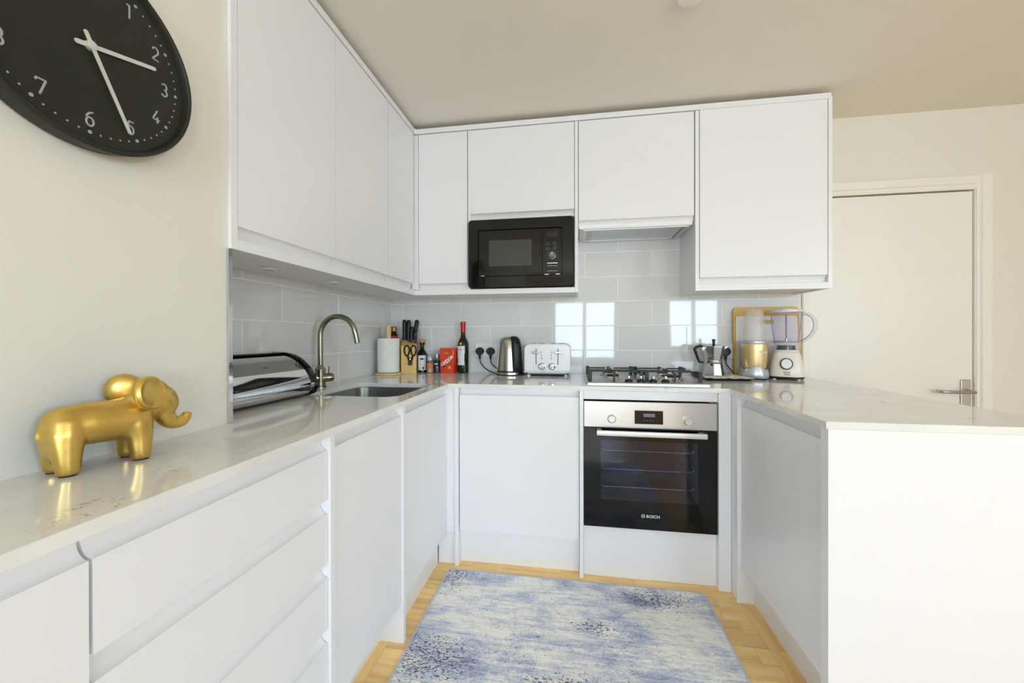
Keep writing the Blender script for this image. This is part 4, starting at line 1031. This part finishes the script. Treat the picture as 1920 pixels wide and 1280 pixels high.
plug(.697, 1.047, 'right black plug in the double socket next to the kettle', [(.698, -.027, .996), (.700, -.027, .980), (.713, -.028, .960), (.735, -.027, .942), (.77, -.020, .920), (.84, -.014, .9145), (.90, -.014, .9145), (.96, -.014, .9145)])
plug(2.109, 1.052, 'black plug behind the moka pot with cord to the gold blender', [(2.110, -.027, 1.00), (2.111, -.027, .99), (2.117, -.030, .972), (2.128, -.046, .952), (2.138, -.066, .930), (2.146, -.082, .9175), (2.160, -.088, .9145), (2.176, -.090, .9140)])

# ---- kettle
kx, ky = .838, -.112
c = thing('kettle', 'brushed steel kettle with black handle beside the double socket', 'kettle', (kx, ky, WZ))
b = MB().lathe([(.080, WZ), (.083, WZ+.003), (.083, WZ+.005)], (kx, ky), 44).build('base_foot', BLKP, c)
MB().lathe([(.082, WZ+.0052), (.082, WZ+.017), (.079, WZ+.019)], (kx, ky), 44).build('base_ring', STEELV, c)
MB().lathe([(.0785, WZ+.019), (.0785, WZ+.024)], (kx, ky), 44).build('black_ring', BLKP, c)  # black plastic ring between base and body
MB().lathe([(.0765, WZ+.024), (.080, WZ+.027), (.079, WZ+.040), (.0765, WZ+.080), (.0705, WZ+.150), (.0640, WZ+.208), (.0605, WZ+.2165), (.058, WZ+.2185)], (kx, ky), 56).build('body', STEELV, c)
MB().lathe([(.058, WZ+.2185), (.056, WZ+.222), (.048, WZ+.2275), (.030, WZ+.233), (0, WZ+.2345)], (kx, ky), 44).build('lid', STEELV, c)
# handle: broad black D on the right, turned towards the room
ha = math.radians(-52); hd = Vector((math.cos(ha), math.sin(ha), 0)); hn = Vector((-hd.y, hd.x, 0)); KO = Vector((kx, ky, WZ))
def hp_(r, z): return KO+hd*r+Vector((0, 0, z))
mb = MB()
outer_ = spline([hp_(.030, .222), hp_(.058, .2215), hp_(.076, .205), hp_(.086, .165), hp_(.089, .110), hp_(.088, .060), hp_(.082, .026)], 6)
mb.tube(outer_, [.013+.0035*math.sin(PI*i/(len(outer_)-1)) for i in range(len(outer_))], 14, flat=1.75)
inner_ = spline([hp_(.058, .208), hp_(.067, .16), hp_(.072, .10), hp_(.076, .05), hp_(.078, .027)], 6)
mb.tube(inner_, [.012]*len(inner_), 12, flat=2.1)
mb.build('handle', BLKP, c, 50)
MB().tube([hp_(.085, .205)+hn*0, hp_(.1065, .195)], [.006, .005], 10).build('lid_button', BLKG, c)
ga = math.radians(200); gd = Vector((math.cos(ga), math.sin(ga), 0)); gn = Vector((-gd.y, gd.x, 0)); mb = MB()
L0 = []
for rr0, zz in ((.0805, .045), (.0790, .085), (.0745, .130), (.0700, .175)):
    L0.append([KO+gd*(rr0)+gn*s1*.012+gd*t1+Vector((0, 0, zz)) for s1, t1 in ((-1, -.006), (1, -.006), (1, .0015), (-1, .0015))])
mb.loft([[tuple(p) for p in L] for L in L0]).build('water_gauge', mat('pale_gauge_plastic', (206, 204, 222), .15), c)
text('bc', .010, face_y(kx+.036, ky-.104, WZ+.032), GREYINK, c, 'handle_mark') if False else None

# ---- toaster
c = thing('toaster', 'white four-slice toaster with chrome dials beside the kettle', 'toaster', (1.071, -.105, WZ))
X0, X1, Y0, Y1, ZB, ZTP = .934, 1.209, -.186, -.030, .9245, 1.099
def tl(ins, y): return [(p[0], y, p[1]) for p in rrect(X0+ins, X1-ins, ZB+ins, ZTP-ins, max(.006, .032-ins), 6)]
MB().loft([tl(.005, Y0), tl(.0015, Y0+.003), tl(0, Y0+.008), tl(0, Y1-.008), tl(.005, Y1)]).build('body', WHS, c, 50)
MB().box(X0+.012, X1-.012, Y0+.006, Y1-.006, .9175, .9255).build('base_tray', BLKP, c)
MB().box(X0+.001, X1-.001, Y0-.0008, Y0+.02, .9300, .9425, .0015).build('lower_band', mat('pale_grey_plastic', (214, 214, 216), .35), c)
for x in (.962, 1.181):
    for y in (-.170, -.050): MB().lathe([(.010, WZ), (.011, WZ+.002), (.010, .9245)], (x, y), 16).build('foot', WHP, c)
MB().box(X0+.03, X1-.03, Y0+.016, Y1-.016, ZTP-.002, ZTP+.0022, .001).build('top_plate', STEEL, c)
for x in (.985, 1.035, 1.105, 1.155):
    MB().box(x-.014, x+.014, Y0+.026, Y1-.026, ZTP+.0005, ZTP+.0028).build('bread_slot', BLKM, c)
for x, sgn in ((1.0065, 1), (1.1355, -1)):
    MB().box(x-.0022, x+.0022, Y0-.0006, Y0+.004, .978, 1.0725).build('lever_slot', BLKM, c)
    MB().box(x-.0195, x+.0195, Y0-.018, Y0-.004, 1.044, 1.056, .003, 3).build('lever', CHROME, c)
    MB().box(x-.0025, x+.0025, Y0-.006, Y0+.002, 1.046, 1.054).build('lever_stem', BLKP, c)
    kx2 = 1.0405 if sgn > 0 else 1.1005
    MB().lathe([(.0215, Y0), (.0215, Y0-.002), (.0180, Y0-.003), (.0165, Y0-.013), (.013, Y0-.016), (0, Y0-.0165)], (kx2, .9680), 32, axis='y').build('dial', CHROME, c)
    for z in (1.0515, 1.0345, 1.0165):
        MB().ball((kx2+sgn*.001, Y0-.0006, z), (.0085, .0022, .0050), 14).build('button', mat('satin_silver_button', (212, 212, 214), .2, .6), c)

# ---- moka pot on a black tray lined with paper
c = thing('tray', 'small black tray beside the hob carrying the moka pot', 'tray', (2.03, -.165, WZ))
T0, T1, U0, U1 = 1.918, 2.142, -.300, -.030
def trr(g, z): return [(x, y, z) for x, y in rrect(T0-g, T1+g, U0-g, U1+g, .020+g, 5)]
MB().loft([trr(-.006, WZ), trr(0, WZ+.004), trr(.004, WZ+.0125), trr(.001, WZ+.0125), trr(-.004, WZ+.0045), trr(-.01, WZ+.0035)]).build('tray_body', BLKP, c, 50)
bm = bmesh.new(); NXp, NYp = 34, 38; vv = []
for j in range(NYp+1):
    rowv = []
    for i in range(NXp+1):
        x = T0-.002+(T1-T0+.010)*i/NXp; y_ = U0-.003+(U1-U0-.01)*j/NYp
        x += .006*noise.noise(Vector((j*.35, i*.1, 3))); y_ += .008*noise.noise(Vector((i*.45, j*.1, 9)))
        z = WZ+.0147+.0045*noise.noise(Vector((i*.22, j*.22, 0)))+.0025*noise.noise(Vector((i*.6, j*.55, 4)))
        if (x-2.012)**2+(y_+.120)**2 < .062**2: z = WZ+.0135
        edge = min(i, NXp-i, j, NYp-j)
        z = max(z, WZ+.0132)
        rowv.append(bm.verts.new((x, y_, z)))
    vv.append(rowv)
for j in range(NYp):
    for i in range(NXp): bm.faces.new((vv[j][i], vv[j][i+1], vv[j+1][i+1], vv[j+1][i]))
pm = MB(); pm.bm.free(); pm.bm = bm
pp = pm.build('paper_napkin', mat('patterned_paper', (240, 230, 222), .8, var=.13, scale=30), None, 25)
so = pp.modifiers.new('t', 'SOLIDIFY'); so.thickness = .0006
tag(pp, 'crumpled pale paper napkin lining the black tray', 'napkin')
mx_, my = 2.012, -.120; mz = WZ+.0145
c = thing('moka_pot', 'octagonal aluminium moka pot with black handle on the tray', 'coffee pot', (mx_, my, mz))
R8 = PI/8+.10
MB().lathe([(.0530, mz), (.0545, mz+.002), (.0440, mz+.064), (.0420, mz+.067)], (mx_, my), 8, R8).build('boiler', ALU, c, 20)
MB().lathe([(.0425, mz+.067), (.0435, mz+.069), (.0435, mz+.083), (.0420, mz+.085)], (mx_, my), 36).build('collar', ALU, c)
MB().lathe([(.0400, mz+.085), (.0420, mz+.087), (.0580, mz+.158), (.0585, mz+.161), (.0565, mz+.161)], (mx_, my), 8, R8).build('upper_chamber', ALU, c, 20)
ld = MB().lathe([(.0590, mz+.1612), (.0590, mz+.164), (.030, mz+.173), (.010, mz+.177), (0, mz+.1775)], (mx_, my), 8, R8).build('lid', ALU, c, 15)
MB().lathe([(.0065, mz+.1765), (.0070, mz+.186), (.0095, mz+.200), (.0090, mz+.2025), (0, mz+.203)], (mx_, my), 14).build('lid_knob', BLKP, ld)
sd = math.radians(-8)
MB().prism([(.054, .146), (.0575, .161), (.072, .1615), (.070, .158)], 'y', -.008, .008).xf(Matrix.Translation((mx_, my, mz)) @ Matrix.Rotation(sd, 4, 'Z')).build('spout', ALU, c)
hand = MB(); P8 = [(-.054, .156), (-.080, .166), (-.101, .158), (-.112, .148), (-.106, .132), (-.090, .088), (-.083, .074), (-.062, .072)]
Mh = Matrix.Translation((mx_, my, mz)) @ Matrix.Rotation(math.radians(12), 4, 'Z')
hand.tube([Mh @ Vector((a, 0, b_2)) for a, b_2 in P8], [.006, .0075, .0080, .0080, .0075, .0070, .0065, .0060], 10, flat=1.3).build('handle', BLKP, c, 30)
MB().box(-.070, -.048, -.009, .009, .138, .160, .002).xf(Mh).build('handle_bracket', ALU, c)
MB().lathe([(.0065, -.0420), (.0065, -.0500), (.0040, -.0530)], (0, 0), 12, axis='y').xf(Matrix.Translation((mx_, my, mz+.060)) @ Matrix.Rotation(-.55, 4, 'Z')).build('safety_valve', mat('dark_brass', (90, 80, 62), .3, 1.), c)

# ---- boards leaning on the tiles
lean = math.radians(4)
def board(label, name, x0, x1, h, th, ybase, m_, slot=None, r=.025):
    pts = rrect(x0, x1, 0, h, r, 6)
    bm = bmesh.new()
    def lp(P): 
        v = [bm.verts.new((p[0], 0, p[1])) for p in P]; return [bm.edges.new((v[i], v[(i+1) % len(v)])) for i in range(len(v))]
    ed = lp(pts)
    if slot: ed += lp(rrect(*slot, (slot[3]-slot[2])/2-.0001, 6))
    fs_ = bmesh.ops.triangle_fill(bm, edges=ed, use_beauty=True)
    ff_ = [g for g in fs_['geom'] if isinstance(g, bmesh.types.BMFace)]
    ex_ = bmesh.ops.extrude_face_region(bm, geom=ff_)
    for v in [g for g in ex_['geom'] if isinstance(g, bmesh.types.BMVert)]: v.co.y += th
    q = MB(); q.bm.free(); q.bm = bm
    q.xf(Matrix.Translation((0, ybase, WZ)) @ Matrix.Rotation(-lean, 4, 'X'))
    o = q.build(name, m_, None, 30); return tag(o, label, 'cutting board')
board('large wooden cutting board leaning on the tiles behind both blenders', 'cutting_board', 2.152, 2.505, .405, .014, -.0450, BAMBOO, None, .026)
board('thin white plastic cutting board in front of the wooden board', 'cutting_board', 2.163, 2.490, .352, .005, -.0515, mat('white_board_plastic', (226, 224, 222), .4, var=.01), (2.285, 2.368, .305, .328), .018)

# ---- gold personal blender
nx, ny = 2.212, -.150
c = thing('personal_blender', 'champagne gold personal blender with frosted upturned cup', 'blender', (nx, ny, WZ))
seg = 48; mb = MB(); loops = []
for z, r, wv in ((0, .060, 0), (.004, .066, 0), (.012, .0695, 0), (.030, .0680, .15), (.050, .0640, .75), (.058, .0610, 1.)):
    loops.append([(nx+r*math.cos(2*PI*i/seg), ny+r*math.sin(2*PI*i/seg), WZ+.004+z+wv*.0085*math.sin(3*2*PI*i/seg+.6)) for i in range(seg)])
mb.loft(loops).build('base_skirt', SILVERP, c, 50)
MB().lathe([(.058, WZ), (.060, WZ+.005)], (nx, ny), 32).build('foot_ring', BLKP, c)
MB().lathe([(.050, WZ+.040), (.0555, WZ+.062), (.0610, WZ+.105), (.0640, WZ+.160), (.0645, WZ+.190), (.0630, WZ+.194)], (nx, ny), 48).build('motor_body', CHAMP, c)
MB().lathe([(.0655, WZ+.194), (.0665, WZ+.197), (.0660, WZ+.206), (.0600, WZ+.209), (.052, WZ+.210)], (nx, ny), 48).build('collar', SILVERP, c)
MB().open_lathe([(.0515, WZ+.2105), (.0520, WZ+.250), (.0490, WZ+.310), (.0440, WZ+.360), (.0405, WZ+.378), (.0330, WZ+.3835), (.0010, WZ+.3845)], (nx, ny), 48).build('cup', FROST, c, 60)
for i in range(2):
    t = PI*i-1.2
    MB().tube([(nx+.0530*math.cos(t), ny+.0530*math.sin(t), WZ+.215), (nx+.0505*math.cos(t), ny+.0505*math.sin(t), WZ+.300), (nx+.0425*math.cos(t), ny+.0425*math.sin(t), WZ+.370)], .0022, 6).build('cup_rib', FROST, c)
text('nutribullet', .0105, Matrix.Translation((nx+.0645*math.cos(math.radians(-72)), ny+.0650*math.sin(math.radians(-72)), WZ+.148)) @ Matrix.Rotation(math.radians(18), 4, 'Z') @ Matrix.Rotation(PI/2, 4, 'X'), WINK, c, 'brand_lettering', .0002)
bc = MB().tube(spline([(2.150, -.205, .9145), (2.163, -.222, .9150), (2.185, -.232, .917), (2.205, -.244, .9160), (2.225, -.256, .9140)], 6), .0030, 8)
bc.build('loose_cable', BLKP, c)

# ---- jug blender
bx, by = 2.374, -.146
c = thing('jug_blender', 'white jug blender with clear jug and round black-ringed dial', 'blender', (bx, by, WZ))
def sq(hx, hy, z, n=3.2, m_=40):
    L = []
    for i in range(m_):
        t = 2*PI*i/m_; ct, st = math.cos(t), math.sin(t)
        L.append((bx+hx*math.copysign(abs(ct)**(2/n), ct), by+hy*math.copysign(abs(st)**(2/n), st), WZ+z))
    return L
BT = Matrix.Translation((bx, by, 0)) @ Matrix.Rotation(math.radians(-25), 4, 'Z') @ Matrix.Diagonal((.90, .90, 1, 1)) @ Matrix.Translation((-bx, -by, 0))
MB().loft([sq(.086, .078, .006), sq(.090, .082, .010), sq(.089, .081, .017)]).xf(BT).build('foot_plate', BLKP, c, 50)
for dx in (-.06, .06):
    for dy in (-.052, .052): MB().lathe([(.010, WZ), (.010, WZ+.007)], (bx+dx, by+dy), 14).xf(BT).build('foot', WHP, c)
MB().loft([sq(.0885, .0800, .017), sq(.0895, .081, .022), sq(.0885, .080, .040), sq(.0840, .076, .075), sq(.0760, .070, .115), sq(.0690, .065, .140), sq(.0620, .060, .150), sq(.058, .056, .1515)]).xf(BT).build('motor_base', CREAMP, c, 60)
MB().loft([sq(.064, .060, .1515, 2.4), sq(.063, .059, .158, 2.4), sq(.058, .055, .160, 2.4)]).xf(BT).build('base_collar', CREAMP, c, 60)
# dial on the sloping front
tilt_ = math.radians(9)
Md = BT @ Matrix.Translation((bx, by-.0785, WZ+.086)) @ Matrix.Rotation(-tilt_, 4, 'X')
MB().tube([(.0285*math.cos(2*PI*i/36), -.004, .0275*math.sin(2*PI*i/36)) for i in range(36)], .0036, 10, closed=True).xf(Md).build('dial_ring', BLKP, c)
MB().lathe([(.0265, .004), (.0265, -.0085), (.0240, -.0115), (0, -.0125)], (0, 0), 36, axis='y').xf(Md).build('dial', WHS, c)
text('Russell\nHobbs', .0115, BT @ Matrix.Translation((bx+.002, by-.0815, WZ+.036)) @ Matrix.Rotation(PI/2-.03, 4, 'X'), GREYINK, c, 'brand_lettering', .0001)
# jug
MB().lathe([(.045, WZ+.160), (.045, WZ+.166), (.042, WZ+.168), (.042, WZ+.184)], (bx, by), 36).build('blade_base', mat('smoky_plastic', (52, 48, 62), .2), c)
MB().open_lathe([(.0560, WZ+.160), (.0555, WZ+.190), (.0570, WZ+.198), (.0590, WZ+.203)], (bx, by), 40).build('jug_collar', JUG, c, 60)
MB().lathe([(.0600, WZ+.200), (.0605, WZ+.2035), (.0590, WZ+.2065)], (bx, by), 40).build('jug_floor', mat('violet_seal', (150, 140, 168), .3), c)
jg = MB().open_lathe([(.0560, WZ+.2065), (.0585, WZ+.212), (.0660, WZ+.280), (.0730, WZ+.345), (.0765, WZ+.362)], (bx, by), 48).build('jug', JUG, c, 60)
for i in range(4):
    t = PI/4+i*PI/2+.3
    MB().tube([(bx+.053*math.cos(t), by+.053*math.sin(t), WZ+.208), (bx+.063*math.cos(t), by+.063*math.sin(t), WZ+.285), (bx+.070*math.cos(t), by+.070*math.sin(t), WZ+.352)], .0020, 6).build('jug_rib', mat('smoked_rib', (140, 134, 158), .2), c)
mb = MB()
for i in range(4):
    t = i*PI/2+.4; u = .006 if i % 2 else -.002
    mb.prism([(.003, -.004), (.026, -.002), (.028, .002), (.003, .004)], 'z', WZ+.212+u, WZ+.2135+u) if False else mb.box(-.001, .027, -.0045, .0045, WZ+.2125+u, WZ+.2140+u)
    # turn each blade about the shaft
    vs_ = list(mb.bm.verts)[-8:]
    for v in vs_:
        v.co = Vector((bx+v.co.x*math.cos(t)-v.co.y*math.sin(t), by+v.co.x*math.sin(t)+v.co.y*math.cos(t), v.co.z))
mb.lathe([(.007, WZ+.2066), (.006, WZ+.222), (0, WZ+.224)], (bx, by), 14); mb.build('blades', CHROME, c)
MB().lathe([(.0785, WZ+.3622), (.0800, WZ+.364), (.0800, WZ+.374), (.0780, WZ+.3765), (.030, WZ+.378), (.028, WZ+.384), (0, WZ+.3845)], (bx, by), 48).build('lid', mat('clouded_lid_plastic', (218, 214, 216), .25), c)
hp2 = spline([(bx+.070, by-.012, WZ+.352), (bx+.098, by-.018, WZ+.350), (bx+.122, by-.022, WZ+.332), (bx+.131, by-.024, WZ+.300), (bx+.126, by-.024, WZ+.266), (bx+.106, by-.020, WZ+.232), (bx+.078, by-.014, WZ+.210), (bx+.058, by-.010, WZ+.203)], 7)
MB().tube(hp2, [.0095]*len(hp2), 12, flat=1.3).build('jug_handle', JUG, c, 60)
hp3 = [p+Vector((-.0088, .001, 0)) for p in hp2[5:-3]]
MB().tube(hp3, .0016, 6).build('handle_edge', mat('smoked_edge', (110, 104, 128), .2), c)

# ---- ceiling fitting at the top edge of the view
c = thing('ceiling_alarm', 'small round white fitting on the ceiling at the top edge of the photo', 'ceiling fitting', (1.647, -.998, CEILZ))
MB().lathe([(.050, CEILZ-.0002), (.052, CEILZ-.004), (.051, CEILZ-.016), (.044, CEILZ-.024), (0, CEILZ-.026)], (1.647, -.998), 40).build('housing', WHP, c)
MB().lathe([(.020, CEILZ-.0255), (.018, CEILZ-.030), (0, CEILZ-.030)], (1.647, -.998), 24).build('cap', WHP, c)
